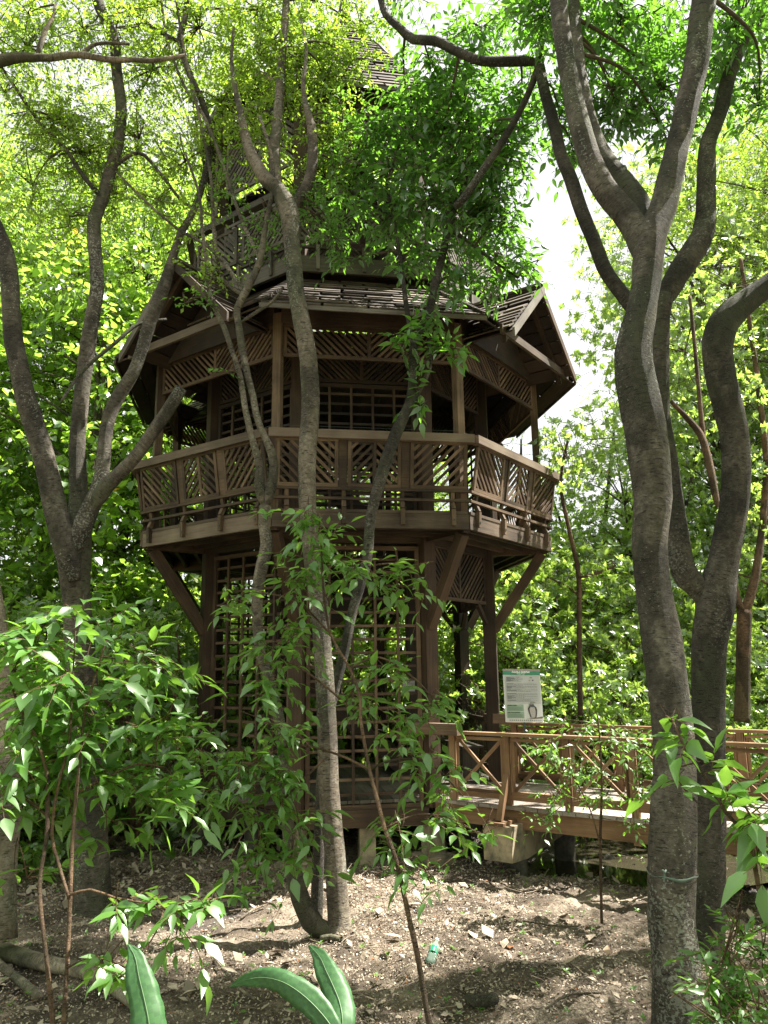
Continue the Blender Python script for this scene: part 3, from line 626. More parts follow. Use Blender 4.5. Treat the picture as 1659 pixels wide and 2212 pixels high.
# ------------------------------------------------------------------ signs
def text(body, size, loc, u, v, mat, parent, name='lettering', bold=0.0, align='LEFT'):
    cu = bpy.data.curves.new(name, 'FONT'); cu.body = body; cu.size = size; cu.extrude = .0008; cu.align_x = align; cu.offset = bold
    o = bpy.data.objects.new('tmp', cu); col.objects.link(o); dg = bpy.context.evaluated_depsgraph_get()
    me = bpy.data.meshes.new_from_object(o.evaluated_get(dg)); bpy.data.objects.remove(o); me.name = name
    u = Vector(u).normalized(); v = Vector(v).normalized(); n = u.cross(v)
    M = Matrix((u, v, n)).transposed().to_4x4(); M.translation = Vector(loc)-Vector(rootloc(parent)); me.transform(M)
    me.materials.clear(); me.materials.append(mat); q = bpy.data.objects.new(name, me); col.objects.link(q); q.parent = parent; return q
def sign():
    A = {c: P(x, y, dd) for c, x, y, dd in (('tl', 1085, 1445, 9.72), ('tr', 1165, 1446, 9.75), ('bl', 1092, 1560, 9.6))}
    root = empty('information_board', tuple(A['bl']), 'white information board with green header and bird picture at the far handrail', 'sign')
    u = A['tr']-A['tl']; W = np.linalg.norm(u); u /= W; v = A['tl']-A['bl']; H = np.linalg.norm(v); v -= u*np.dot(u, v); v /= np.linalg.norm(v); n = np.cross(u, v)
    def Q(a, b, e=0): return A['bl']+u*a*W+v*b*H+n*e
    white = plain('board_white', (.62, .63, .64), .35); grey = plain('board_grey', (.47, .48, .49), .4); green = plain('board_green', (.05, .24, .15), .4)
    lg = plain('board_light_green', (.27, .38, .28), .4); ink = plain('board_ink', (.10, .10, .11), .5); blk = plain('board_black', (.03, .03, .035), .5); wt = plain('board_letter_white', (.85, .87, .86), .5)
    fm = plain('board_frame', (.30, .26, .25), .5)
    def rect(name, a0, b0, a1, b1, e, mat, par=root):
        mb = MB(); mb.slab([Q(a0, b0, e), Q(a1, b0, e), Q(a1, b1, e), Q(a0, b1, e)], .003); return mb.build(name, mat, par)
    rect('panel', 0, 0, 1, 1, .006, white); rect('top_strip', 0, .958, 1, 1, .0095, fm)
    hd = rect('header', .0, .885, 1, .958, .010, green); bd = rect('text_field', .05, .34, .97, .875, .010, grey)
    text('ÁGUILA HARPIA/', .030, Q(.48, .925, .012), u, v, wt, hd, bold=.0009, align='CENTER'); text('Harpy Eagle', .021, Q(.48, .897, .012), u, v, wt, hd, align='CENTER')
    rg = random.Random(4)
    mb = MB(); mk = MB(); y = .845
    for sec, (yy, nl) in enumerate(((.84, 6), (.715, 3), (.668, 3), (.615, 2), (.585, 2), (.53, 3), (.485, 3), (.435, 2), (.40, 2))):
        for i in range(nl):
            yb = yy-i*.0155; x0 = .08; xe = (.4+.15*rg.random()) if sec == 0 else (.90 if i < nl-1 else .45+.3*rg.random())
            x = x0
            if i == 0 or sec in (0, 2, 6): bw = .10+.16*rg.random(); mk.slab([Q(x0, yb-.003, .0125), Q(x0+bw, yb-.003, .0125), Q(x0+bw, yb+.004, .0125), Q(x0, yb+.004, .0125)], .001); x = x0+bw+.02
            while x < xe:
                w = rg.uniform(.02, .06); mb.slab([Q(x, yb-.0015, .0125), Q(min(x+w, xe), yb-.0015, .0125), Q(min(x+w, xe), yb+.0025, .0125), Q(x, yb+.0025, .0125)], .001); x += w+.012
    mb.build('small_print', ink, bd); mk.build('bold_print', blk, bd)
    for a, b, t in ((.05, .205, '¿SABÍAS QUÉ?'), (.05, .075, 'DID YOU KNOW?')):
        bx = rect('fact_box', a, b, a+.45, b+.118, .0105, lg); text(t, .019, Q(a+.02, b+.092, .013), u, v, blk, bx, bold=.0006)
        m2 = MB()
        for i in range(5): m2.slab([Q(a+.02, b+.07-i*.014, .0130), Q(a+.42-.03*(i % 2), b+.07-i*.014, .0130), Q(a+.42-.03*(i % 2), b+.073-i*.014, .0130), Q(a+.02, b+.073-i*.014, .0130)], .001)
        m2.build('small_print', ink, bx)
    # status badges
    for a, b, c in ((.74, .835, (.25, .30, .18)), (.70, .785, (.38, .35, .15)), (.79, .785, (.08, .08, .12))):
        m2 = MB(); pts = [Q(a+math.cos(t)*.022*(1.8 if b > .8 else 1), b+math.sin(t)*.013, .0125) for t in np.arange(12)*math.pi/6]; m2.slab(pts, .001); m2.build('badge', plain('badge', c), bd)
    # the bird: a generic grey and white bird of prey on a branch
    def poly(name, pts, e, c): m2 = MB(); m2.slab([Q(a, b, e) for a, b in pts], .001); return m2.build(name, plain('print_'+name, c, .5, .35, 90), root)
    poly('printed_branch', [(.55, .063), (.72, .075), (.985, .11), (.985, .072), (.75, .063)], .0105, (.20, .13, .10))
    poly('printed_wings', [(.66, .09), (.62, .19), (.605, .25), (.64, .295), (.70, .31), (.78, .305), (.83, .28), (.85, .23), (.84, .15), (.82, .09), (.74, .08)], .0115, (.07, .06, .06))
    poly('printed_breast', [(.69, .09), (.655, .19), (.65, .25), (.68, .285), (.74, .29), (.79, .27), (.805, .20), (.79, .10), (.74, .085)], .0125, (.46, .43, .42))
    poly('printed_neck', [(.66, .285), (.65, .325), (.69, .345), (.76, .34), (.79, .30), (.74, .275)], .0130, (.10, .10, .12))
    poly('printed_head', [(.665, .33), (.68, .37), (.72, .385), (.77, .383), (.83, .365), (.82, .358), (.77, .355), (.75, .33), (.70, .325)], .0136, (.30, .29, .30))
    m2 = MB()
    for i in range(16):
        a = .12+i*.054; m2.slab([Q(a+math.cos(t)*.016, .035+math.sin(t)*.011, .0125) for t in np.arange(8)*math.pi/4], .001)
    m2.build('icon_row', plain('icon_grey', (.16, .18, .17), .5), root)
    one('mounting_bar', W_RAIL, lambda m: m.beam(Q(-.32, .07, -.03), Q(.05, .07, -.03), .05, .11), root)
    one('post', METAL, lambda m: (m.beam(Q(.5, .9, -.012), Q(.5, -.3, -.012), .025, .012), ), root)
sign()
def notice():
    c = P(883, 1480, 9.75); root = empty('notice_plate', tuple(c), 'small white rope-hung notice lettered PASARELA behind the front grid wall', 'sign')
    u = np.array([1, .05, 0]); u /= np.linalg.norm(u)
    def Q(a, b, e=0): return c+u*a+UP*b+np.array([0, -1, 0])*e
    mb = MB(); mb.slab([Q(-.075, -.075), Q(.075, -.075), Q(.075, .075), Q(-.075, .075)], .006); mb.build('plate', plain('notice_white', (.50, .50, .52), .5), root)
    ink = plain('notice_ink', (.04, .04, .04)); text('PROHIBIDO CERRAR LA', .012, Q(0, .012, .008), u, UP, ink, root, align='CENTER'); text('PASARELA', .028, Q(0, -.03, .008), u, UP, ink, root, bold=.0006, align='CENTER')
    m2 = MB(); m2.tube([Q(math.cos(t)*.018, .052+math.sin(t)*.018, .009) for t in np.linspace(0, 6.28, 14)], [.004]*14, 6); m2.build('emblem', plain('emblem_brown', (.22, .14, .06)), root)
    m2 = MB(); m2.tube([Q(-.05, .075), Q(0, .14), Q(.05, .075)], [.002]*3, 4); m2.build('cord', plain('cord', (.3, .28, .24)), root)
notice()
#@@VEG@@
# ------------------------------------------------------------------ trees traced limb by limb
def add_limb(root, name, pp, mat, seg=14, rough=.06, step=.09):
    c, r = limb_pts(pp, step)
    if name != 'trunk' and name != 'stem':
        L = np.concatenate([[0], np.cumsum(np.linalg.norm(np.diff(c, axis=0), axis=1))]); r = r*np.clip(.5+.5*L/(r[0]*2.2+1e-6), .5, 1)
    mb = MB(); mb.tube(c, r, seg+6, rough*.6); return mb.build(name, mat, root, smooth=True), c, r
def blob_foliage(root, blobs, kind, size, per, mat, limbs, style='alt', tlen=.4, droop=.25, gravity=.0, tmin=0, tmax=1, curl=0, seed=1, name='crown', tw_r=.004, branches=True, bmat=None, outward=.8, dens=1.0, br=1.0):
    rg = np.random.default_rng(seed); lv = Leaves(kind); paths = []; big = MB()
    allc = np.concatenate([c for c in limbs]) if limbs else None
    for (x, y, d, rx, ry, rd, n) in blobs:
        c = P(x, y, d); sx = pxm(x, y, d, rx); sz = pxm(x, y, d, ry)
        q = rg.normal(0, 1, (n, 3)); q = nrm(q)*rg.uniform(0, 1, (n, 1))**.45
        n = max(1, int(n*dens)); q = q[:n]; st = c+q*np.array([sx, rd, sz])
        if allc is not None and branches:
            j = int(np.argmin(np.linalg.norm(allc-c, axis=1))); a = allc[j]
            if .06 < np.linalg.norm(a-c) < 3.5:
                L = np.linalg.norm(a-c); mid = (a+c)/2+np.array([0, 0, .12*L])+rg.normal(0, .06*L, 3)
                cc = catmull(np.array([a, mid, c]), .12); rr = np.linspace(max(.008, .012*L+.008), .006, len(cc))*br; big.tube(cc, rr, 6, .05)
                s00 = cc[-1]
            for _ in range(min(16, max(2, n//9))):
                e = st[rg.integers(n)]; s0 = c
                mid = (s0+e)/2+rg.normal(0, .08, 3)+np.array([0, 0, .05]); cc = catmull(np.array([s0, mid, e]), .1); big.tube(cc, np.linspace(.009, .004, len(cc))*br, 5, .05)
            big.build('branch', bmat or TWIG, root, smooth=True); big = MB()
        dr = nrm(q*np.array([1, 1, .6])+1e-6)*outward+rg.normal(0, .5, (n, 3))
        pt = twigs(lv, st-dr*tlen*.4, dr, tlen, per, size, rg, style, droop, tmin, tmax, gravity); rad = np.repeat(np.linspace(tw_r, tw_r*.4, pt.shape[1])[None], len(pt), 0)
        vs, qd = tube_arrays(pt, rad, 3); link(quad_mesh('twigs', vs, qd, bmat or TWIG, rootloc(root)), 'twigs', root)
    ol = rootloc(root)
    link(lv.mesh(name, mat, ol, curl, rg), name, root)
def root_at(name, pp, label, cat='tree', group=None, z=None):
    x, y, d, w = pp; p = P(x, y, d); zz = float(gh(p[0], p[1])) if z is None else z
    return empty(name, (p[0], p[1], zz), label, cat, group)

# --- big forked tree at the right, nearest the camera
t = [(1468, 2420, 150), (1464, 2300, 118), (1463, 2212, 106), (1461, 2090, 104), (1453, 1979, 100), (1452, 1868, 101), (1455, 1744, 96), (1458, 1645, 88), (1450, 1545, 86), (1438, 1446, 84), (1430, 1388, 85), (1413, 1283, 74), (1404, 1179, 72), (1410, 1075, 79), (1400, 971, 86), (1381, 867, 86), (1368, 762, 78), (1388, 658, 62), (1396, 600, 62), (1400, 548, 66), (1410, 500, 66), (1432, 452, 58), (1447, 387, 56), (1463, 322, 50), (1484, 226, 50), (1505, 129, 51), (1520, 0, 50), (1530, -150, 42), (1560, -380, 32)]
T = dp(t, 4.85, 5.8); r1 = root_at('forked_tree', T[0], 'stout lichen-flecked grey trunk nearest the camera, green ribbon tied round it, forking high at right')
lb = []
for nm, pp, s in (('trunk', T, 22),
                  ('limb', dp([(1397, 590, 54), (1388, 530, 58), (1368, 488, 56), (1345, 455, 53), (1313, 419, 51), (1278, 355, 48), (1249, 258, 44), (1229, 161, 39), (1213, 65, 38), (1206, 0, 37), (1196, -160, 32), (1170, -360, 26)], 5.5, 5.9), 16),
                  
                  ('limb', dp([(1405, 540, 46), (1391, 455, 42), (1352, 400, 44), (1307, 348, 42), (1281, 290, 36), (1258, 193, 30), (1245, 97, 28), (1239, 0, 25), (1230, -200, 20)], 5.65, 6.6), 14)):
    o, c, r = add_limb(r1, nm, pp, BARK1, s); lb.append(c)
blob_foliage(r1, [(1250, -80, 6.4, 230, 120, .9, 70), (1500, -110, 6.2, 230, 120, .9, 60), (1340, 40, 6.9, 160, 90, .6, 110), (1420, -330, 6.2, 380, 160, 1.2, 50),
                  (1430, 190, 7.2, 120, 90, .5, 90), (1330, 190, 7.0, 80, 80, .4, 60), (1590, 60, 6.8, 100, 100, .6, 90), (1640, 230, 6.9, 60, 60, .5, 30), (1180, 30, 6.8, 110, 90, .5, 90), (1440, 300, 7.3, 60, 50, .4, 18), (1340, 250, 7.2, 60, 50, .3, 30)],
             'near', .115, 7, L_BROAD, lb, tlen=.36, gravity=.35, seed=21, droop=.3)
# ribbon tied round the trunk
def ribbon():
    c, r = limb_pts(T, .02); z0 = P(1455, 1886, 5.0)[2]; j = int(np.argmin(abs(c[:, 2]-z0))); cc = c[j]; rr = r[j]*1.035
    rt = empty('ribbon', tuple(cc), 'thin green plastic ribbon knotted round the stout trunk at right', 'ribbon')
    mb = MB(); n = 40; vs = []
    for i in range(n):
        a = 2*math.pi*i/n; z = z0-.02*math.sin(a-1.9)+.006*math.sin(5*a)+.055*math.cos(a-math.pi)*.4; h = .006+.004*math.sin(3*a)
        for zz, q in ((z-h, rr), (z+h, rr*1.004)): vs.append((cc[0]+math.cos(a)*q, cc[1]+math.sin(a)*q, zz))
    mb.add(vs, [(2*i, (2*i+2) % (2*n), (2*i+3) % (2*n), 2*i+1) for i in range(n)])
    m = plain('ribbon_green', (.12, .17, .14), .4); b = mb.build('band', m, rt, smooth=True)
    sm = b.modifiers.new('thick', 'SOLIDIFY'); sm.thickness = .002
    mb = MB(); k = P(1432, 1882, 5.0-.17); mb.tube([k+np.array([-.01, -.02, .012]), k+np.array([.0, -.035, .0]), k+np.array([.012, -.02, .01])], [.006, .009, .006], 8); mb.beam(k+np.array([0, -.03, 0]), k+np.array([-.01, -.035, -.05]), .012, .002); mb.build('knot', m, rt)
ribbon()
# --- second right tree, with a crook and two climbing limbs
t = [(1524, 2075, 84), (1528, 2040, 72), (1529, 1979, 70), (1530, 1868, 70), (1532, 1744, 70), (1531, 1600, 69), (1531, 1500, 69), (1532, 1388, 71), (1545, 1310, 80), (1550, 1270, 76), (1560, 1225, 64), (1568, 1179, 60), (1587, 1075, 59), (1590, 971, 58), (1579, 901, 60), (1561, 832, 61), (1549, 762, 64), (1556, 715, 66), (1582, 676, 62), (1641, 630, 50), (1720, 560, 44), (1780, 400, 36), (1800, 200, 30)]
T2 = dp(t, 6.6, 6.7); r2 = root_at('crooked_tree', T2[0], 'dark smooth trunk just behind the ribboned tree, its right stem crooked like an elbow')
lb2 = []
for nm, pp, s in (('trunk', T2, 20),
                  ('limb', dp([(1535, 1310, 62), (1500, 1262, 56), (1476, 1231, 54), (1462, 1144, 46), (1452, 1057, 40), (1440, 971, 38), (1429, 901, 38), (1426, 797, 37), (1427, 728, 38), (1424, 690, 44), (1430, 640, 46)], 6.65, 6.75), 16),
                  ('limb', dp([(1424, 668, 44), (1462, 597, 48), (1494, 548, 51), (1520, 500, 46), (1524, 435, 40), (1526, 371, 38), (1530, 306, 34), (1555, 242, 31), (1571, 177, 31), (1594, 113, 28), (1617, 65, 25), (1649, 19, 22), (1700, -80, 18)], 6.75, 7.1), 14),
                  ('limb', dp([(1418, 700, 34), (1375, 672, 34), (1339, 629, 31), (1307, 581, 31), (1281, 516, 30), (1255, 452, 30), (1233, 387, 29), (1213, 339, 26), (1194, 258, 25), (1175, 193, 23), (1163, 132, 22)], 6.75, 7.2), 14),
                  ('limb', dp([(1163, 134, 20), (1125, 132, 22), (1046, 132, 21), (993, 114, 20), (940, 87, 21), (893, 85, 20), (861, 58, 17), (834, 32, 15), (823, 0, 14), (800, -80, 12)], 7.2, 7.6), 12),
                  ('limb', dp([(1163, 140, 18), (1140, 205, 14), (1095, 290, 16), (1045, 365, 17), (1000, 430, 17), (985, 445, 15)], 7.2, 7.6), 10),
                  ('limb', dp([(1163, 134, 16), (1172, 60, 12), (1165, 0, 10), (1150, -100, 9)], 7.2, 7.3), 8)):
    o, c, r = add_limb(r2, nm, pp, BARK2, s); lb2.append(c)
blob_foliage(r2, [(1040, 60, 7.8, 120, 70, .5, 60), (930, 130, 7.9, 110, 70, .5, 50), (1120, 210, 7.9, 90, 80, .5, 80), (1060, 300, 8.0, 110, 90, .5, 90), (960, 280, 8.1, 110, 90, .5, 70), (880, 230, 8.3, 100, 80, .5, 26),
                  (1300, 110, 7.4, 90, 80, .5, 60), (1210, 250, 7.6, 60, 90, .4, 50), (1420, 90, 7.7, 120, 90, .5, 90), (1520, 240, 7.8, 60, 60, .4, 18), (1620, 40, 7.4, 100, 70, .6, 60), (1560, 150, 7.4, 60, 60, .4, 30), (860, -60, 7.8, 160, 80, .7, 60), (1240, 330, 7.7, 40, 60, .3, 18), (1700, 100, 7.3, 90, 200, .6, 70)],
             'near', .115, 7, L_BROAD, lb2, tlen=.36, gravity=.35, seed=22, droop=.3)
# --- leaning slim tree in front of the tower
t = [(684, 2000, 26), (686, 1900, 26), (690, 1800, 24), (694, 1700, 24), (702, 1600, 22), (720, 1500, 22), (741, 1420, 22), (762, 1320, 21), (780, 1260, 22), (793, 1208, 22), (797, 1159, 23), (802, 1109, 23), (819, 1043, 26), (835, 993, 27), (852, 944, 26), (870, 904, 24), (886, 870, 21), (891, 830, 19), (892, 785, 18), (893, 745, 18)]
T3 = dp(t, 7.5, 7.9); r3 = root_at('leaning_tree', T3[0], 'slim dark tree leaning right across the balcony, its broad-leaved crown hiding the upper storey')
lb3 = []
for nm, pp, s in (('trunk', T3, 14),
                  ('limb', dp([(892, 750, 17), (909, 712, 20), (928, 669, 18), (942, 603, 17), (957, 548, 16), (968, 494, 15), (985, 440, 14), (1005, 400, 12)], 7.9, 8.1), 10),
                  ('limb', dp([(892, 750, 14), (885, 705, 11), (879, 669, 11), (870, 603, 10), (862, 540, 8), (850, 470, 7), (835, 400, 6)], 7.9, 8.2), 8),
                  ('limb', dp([(870, 905, 12), (905, 845, 10), (928, 790, 10), (925, 720, 8), (930, 640, 7), (960, 600, 6)], 7.85, 8.0), 8),
                  ('limb', dp([(968, 494, 10), (1010, 520, 8), (1060, 560, 6), (1120, 600, 5)], 8.0, 8.0), 7),
                  ('limb', dp([(850, 470, 6), (800, 440, 6), (740, 400, 5), (700, 370, 4)], 8.2, 8.3), 7)):
    o, c, r = add_limb(r3, nm, pp, BARK2, s); lb3.append(c)
blob_foliage(r3, [(800, 290, 8.2, 90, 70, .4, 40), (740, 560, 8.2, 60, 30, .3, 8), (1010, 240, 8.1, 100, 70, .4, 60), (1100, 350, 8.0, 60, 80, .4, 40), (1000, 160, 8.1, 90, 50, .4, 40), (1090, 480, 8.0, 60, 60, .35, 30), (960, 560, 8.1, 90, 80, .4, 44), (1030, 480, 8.1, 100, 90, .45, 75), (1100, 580, 8.1, 70, 50, .35, 30), (1010, 620, 8.1, 80, 40, .35, 24), (930, 430, 8.1, 110, 80, .45, 70), (830, 480, 8.2, 110, 80, .45, 56), (760, 420, 8.3, 70, 50, .4, 22), (830, 370, 8.2, 90, 60, .4, 46),
                  (1000, 360, 8.0, 120, 70, .45, 75), (890, 300, 8.2, 110, 70, .45, 50), (730, 500, 8.3, 50, 40, .3, 12), (870, 570, 8.1, 60, 40, .3, 14), (1060, 410, 8.0, 60, 70, .35, 34), (1140, 570, 8.1, 36, 26, .25, 8), (900, 225, 8.2, 100, 60, .4, 28)],
             'near', .125, 7, L_BROAD, lb3, tlen=.36, gravity=.4, seed=23, droop=.3)
blob_foliage(r3, [(875, 735, 7.75, 36, 40, .25, 12), (955, 760, 7.8, 50, 26, .25, 14), (925, 690, 7.8, 40, 16, .2, 6), (905, 840, 7.8, 14, 20, .1, 3), (905, 880, 7.8, 16, 14, .1, 3)],
             'near', .14, 6, L_BROAD, lb3, tlen=.25, gravity=.25, seed=24, name='sprays', tmin=.5, tmax=.96)
# --- central twin-stemmed tree
t = [(737, 2030, 66), (733, 1992, 50), (726, 1901, 45), (719, 1808, 44), (710, 1699, 44), (707, 1590, 42), (702, 1481, 40), (695, 1371, 39), (689, 1308, 39), (672, 1190, 38), (664, 1076, 38), (664, 977, 39), (670, 900, 40), (670, 824, 39), (664, 758, 38), (651, 692, 37), (639, 626, 35), (633, 560, 35), (628, 500, 35), (624, 455, 42), (600, 408, 32), (575, 388, 30), (545, 340, 24), (529, 291, 20), (520, 245, 15), (508, 190, 11), (500, 130, 8), (505, 60, 6)]
T4 = dp(t, 7.1, 7.6); r4 = root_at('twin_stemmed_tree', T4[0], 'smooth-barked tree on sunny ground before the tower, two stems from one foot')
lb4 = []
for nm, pp, s in (('trunk', T4, 18),
                  ('limb', dp([(626, 455, 34), (650, 425, 26), (666, 395, 24), (675, 344, 22), (673, 275, 19), (662, 235, 14), (655, 180, 10), (662, 110, 7), (650, 40, 5)], 7.58, 7.6), 12),
                  ('limb', dp([(600, 420, 26), (592, 330, 25), (601, 238, 20), (609, 132, 18), (617, 26, 16), (622, -80, 14), (630, -200, 12)], 7.6, 7.9), 12),
                  ('limb', dp([(725, 2012, 56), (687, 2005, 52), (661, 1968, 43), (641, 1915, 39), (632, 1865, 34), (624, 1800, 29), (617, 1735, 26), (612, 1626, 25), (599, 1535, 23), (580, 1462, 21), (562, 1408, 22), (556, 1341, 23), (557, 1275, 25), (567, 1218, 27), (577, 1175, 27), (570, 1136, 23), (573, 1093, 26)], 7.1, 7.3), 14),
                  ('limb', dp([(573, 1095, 24), (586, 1050, 23), (592, 1005, 20), (582, 965, 17), (563, 925, 15), (554, 894, 15), (547, 858, 15), (534, 808, 15), (525, 765, 17), (515, 700, 15), (512, 666, 15), (530, 632, 17), (546, 600, 15), (562, 560, 15), (575, 480, 11), (590, 400, 9), (585, 330, 7), (560, 250, 6)], 7.3, 7.5), 10),
                  ('limb', dp([(573, 1095, 24), (560, 1048, 24), (562, 1012, 18), (553, 977, 15), (539, 924, 14), (528, 870, 13), (518, 808, 12), (501, 758, 11), (485, 709, 12), (468, 675, 10), (452, 626, 9), (445, 560, 8), (437, 500, 7), (430, 420, 6), (400, 330, 5)], 7.3, 7.4), 10),
                  ('limb', dp([(530, 636, 10), (500, 590, 9), (470, 550, 8), (430, 520, 7), (385, 495, 6), (320, 440, 5), (250, 370, 4)], 7.45, 7.6), 7),
                  ('limb', dp([(515, 700, 8), (560, 670, 8), (590, 650, 7), (612, 620, 6)], 7.45, 7.5), 7),
                  ('limb', dp([(530, 640, 9), (480, 600, 8), (462, 500, 8), (455, 380, 7), (430, 250, 7), (400, 120, 6), (380, 0, 5)], 7.45, 7.9), 7),
                  ('limb', dp([(562, 560, 9), (520, 470, 8), (480, 350, 8), (440, 250, 7), (400, 190, 6), (360, 80, 6), (345, -40, 5)], 7.5, 8.0), 7)):
    o, c, r = add_limb(r4, nm, pp, BARK5, s); lb4.append(c)
one_root = empty('root_stub', tuple(P(725, 2026, 6.95)), 'short bare root curving over the soil beside the twin-stemmed trunk foot', 'root')
mb = MB(); c, r = limb_pts(dp([(694, 2028, 13), (716, 2024, 13), (745, 2033, 12), (772, 2051, 10)], 6.95, 6.85), .03); mb.tube(c, r, 10, .05); mb.build('root', BARK4, one_root, smooth=True)
fine_blobs = [(640, 130, 7.9, 110, 90, .5, 110), (760, 130, 8.0, 80, 60, .4, 60), (480, 330, 7.9, 80, 90, .4, 50), (700, 290, 7.9, 60, 80, .3, 46), (560, 20, 8.0, 200, 60, .6, 120),(560, 120, 8.2, 160, 90, .6, 180), (430, 60, 8.2, 140, 80, .6, 140), (650, 60, 8.2, 120, 70, .6, 120), (480, 220, 8.0, 110, 80, .5, 110), (620, 230, 8.0, 80, 80, .4, 46), (700, 170, 8.1, 90, 80, .4, 60), (560, 290, 7.9, 70, 60, .4, 34), (330, 150, 8.2, 100, 80, .6, 110), (720, 330, 8.0, 60, 90, .4, 60), (640, 410, 7.9, 50, 50, .3, 20),
              (460, 590, 7.5, 60, 40, .3, 16), (410, 480, 7.6, 60, 50, .3, 16), (780, 60, 8.2, 80, 60, .5, 60), (500, -80, 8.2, 300, 90, .8, 200)]
blob_foliage(r4, fine_blobs, 'far', .058, 14, L_FINE, lb4, tlen=.34, gravity=.2, seed=31, droop=.4, tw_r=.003)
blob_foliage(r4, [(445, 640, 7.3, 30, 20, .15, 6), (720, 350, 7.8, 60, 60, .3, 24), (690, 430, 7.7, 70, 50, .3, 30), (720, 510, 7.8, 60, 50, .3, 22), (560, 520, 7.6, 60, 50, .3, 16), (480, 420, 7.7, 60, 60, .3, 20), (740, 260, 7.8, 60, 60, .3, 20), (490, 800, 7.3, 22, 12, .1, 2), (400, 655, 7.3, 30, 14, .1, 4), (700, 460, 7.6, 60, 50, .3, 24), (590, 460, 7.6, 40, 40, .2, 10)], 'near', .07, 7, L_BROAD, lb4, tlen=.22, seed=32, name='sprays', tmin=.6, tmax=.95)
# --- many-limbed tree at the left
t = [(200, 1985, 96), (200, 1950, 80), (199, 1880, 72), (196, 1800, 68), (192, 1650, 66), (182, 1500, 62), (170, 1371, 62), (166, 1300, 58), (162, 1250, 64), (160, 1200, 72), (166, 1155, 62), (171, 1107, 46), (168, 1020, 36), (167, 951, 33), (174, 881, 33), (181, 812, 31), (191, 742, 32), (201, 673, 30), (210, 618, 29), (205, 546, 28), (204, 473, 29), (222, 429, 27), (240, 364, 26), (255, 309, 25), (262, 236, 24), (253, 164, 23), (247, 91, 23), (226, 36, 22), (211, 0, 24), (200, -120, 20), (215, -260, 16)]
T6 = dp(t, 7.9, 7.9); r6 = root_at('many_limbed_tree', T6[0], 'grey tree at left splitting low into long limbs, one sawn off short')
lb6 = []
for nm, pp, s in (('trunk', T6, 20),
                  ('limb', dp([(160, 1255, 50), (143, 1185, 52), (122, 1107, 49), (111, 1055, 46), (94, 985, 45), (73, 916, 45), (56, 864, 43), (45, 812, 41), (31, 742, 40), (24, 673, 38), (21, 603, 38), (10, 540, 36), (-15, 480, 34), (-60, 380, 30), (-90, 200, 26)], 7.7, 7.5), 16),
                  ('limb', dp([(163, 1195, 44), (183, 1125, 41), (205, 1078, 36), (222, 1020, 31), (227, 951, 28), (236, 899, 28), (257, 854, 28), (288, 805, 26), (305, 760, 25), (326, 690, 28), (350, 631, 27), (371, 564, 20), (389, 509, 16), (418, 455, 15), (437, 400, 15), (451, 345, 14), (455, 291, 14), (436, 218, 14), (411, 164, 14), (389, 91, 14), (400, 36, 12), (410, -60, 10)], 7.7, 7.9), 14),
                  ('cut_limb', dp([(195, 1105, 38), (229, 1051, 34), (264, 1017, 29), (299, 979, 28), (330, 933, 28), (368, 878, 28), (392, 838, 26)], 7.7, 7.4), 14),
                  ('limb', dp([(222, 429, 12), (180, 380, 10), (140, 320, 9), (90, 270, 8), (40, 200, 7), (0, 140, 6)], 7.85, 7.7), 7),
                  ('limb', dp([(240, 364, 9), (300, 330, 8), (350, 380, 7), (400, 440, 6), (470, 470, 5)], 7.9, 7.8), 7),
                  ('limb', dp([(389, 91, 9), (330, 60, 8), (280, 20, 7)], 7.9, 8), 7),
                  ('limb', dp([(130, 870, 5), (180, 800, 8), (250, 740, 8), (300, 700, 7), (360, 690, 6)], 7.6, 8.1), 7)):
    o, c, r = add_limb(r6, nm, pp, BARK1, s); lb6.append(c)
blob_foliage(r6, [(120, 260, 7.9, 110, 90, .5, 190), (60, 100, 7.9, 120, 90, .6, 190), (180, 330, 8.0, 100, 80, .5, 190), (300, 300, 8.0, 90, 80, .5, 80), (180, 60, 8.0, 130, 80, .6, 120), (70, 400, 8.0, 80, 80, .5, 50), (340, 430, 7.9, 60, 60, .4, 40), (300, 20, 8.1, 110, 70, .5, 100), (250, 420, 8.1, 60, 60, .4, 40), (100, -120, 8, 350, 90, .9, 180), (400, 350, 8.0, 60, 70, .4, 50), (150, 470, 8.1, 80, 60, .4, 50)],
             'far', .052, 14, L_FINE, lb6, tlen=.34, gravity=.2, seed=33, droop=.4, tw_r=.003)
# --- pale trunk at the very left edge, its long bough crossing the top left
t = [(6, 2030, 62), (10, 1950, 46), (14, 1850, 44), (20, 1740, 50), (18, 1650, 46), (22, 1600, 44), (12, 1500, 40), (2, 1400, 38), (-30, 1200, 36), (-70, 1000, 34), (-100, 800, 34), (-110, 500, 32), (-90, 250, 30), (-40, 150, 28)]
T7 = dp(t, 6.6, 7.2); r7 = root_at('pale_tree', T7[0], 'pale tan trunk cut by the left edge, sunlit low down beside the leafy sapling')
lb7 = []
for nm, pp, s in (('trunk', T7, 16),
                  ('limb', dp([(-45, 155, 26), (0, 131, 26), (55, 124, 19), (109, 125, 16), (164, 118, 15), (236, 129, 13), (291, 129, 11), (330, 131, 10), (400, 120, 8)], 7.2, 7.4), 12),
                  ('limb', dp([(80, 118, 12), (90, 90, 11), (98, 65, 10), (113, 40, 8), (120, 10, 6)], 7.25, 7.3), 8),
                  ('limb', dp([(176, 115, 9), (200, 98, 8), (226, 93, 7), (280, 95, 6)], 7.3, 7.4), 7)):
    o, c, r = add_limb(r7, nm, pp, BARK4, s); lb7.append(c)
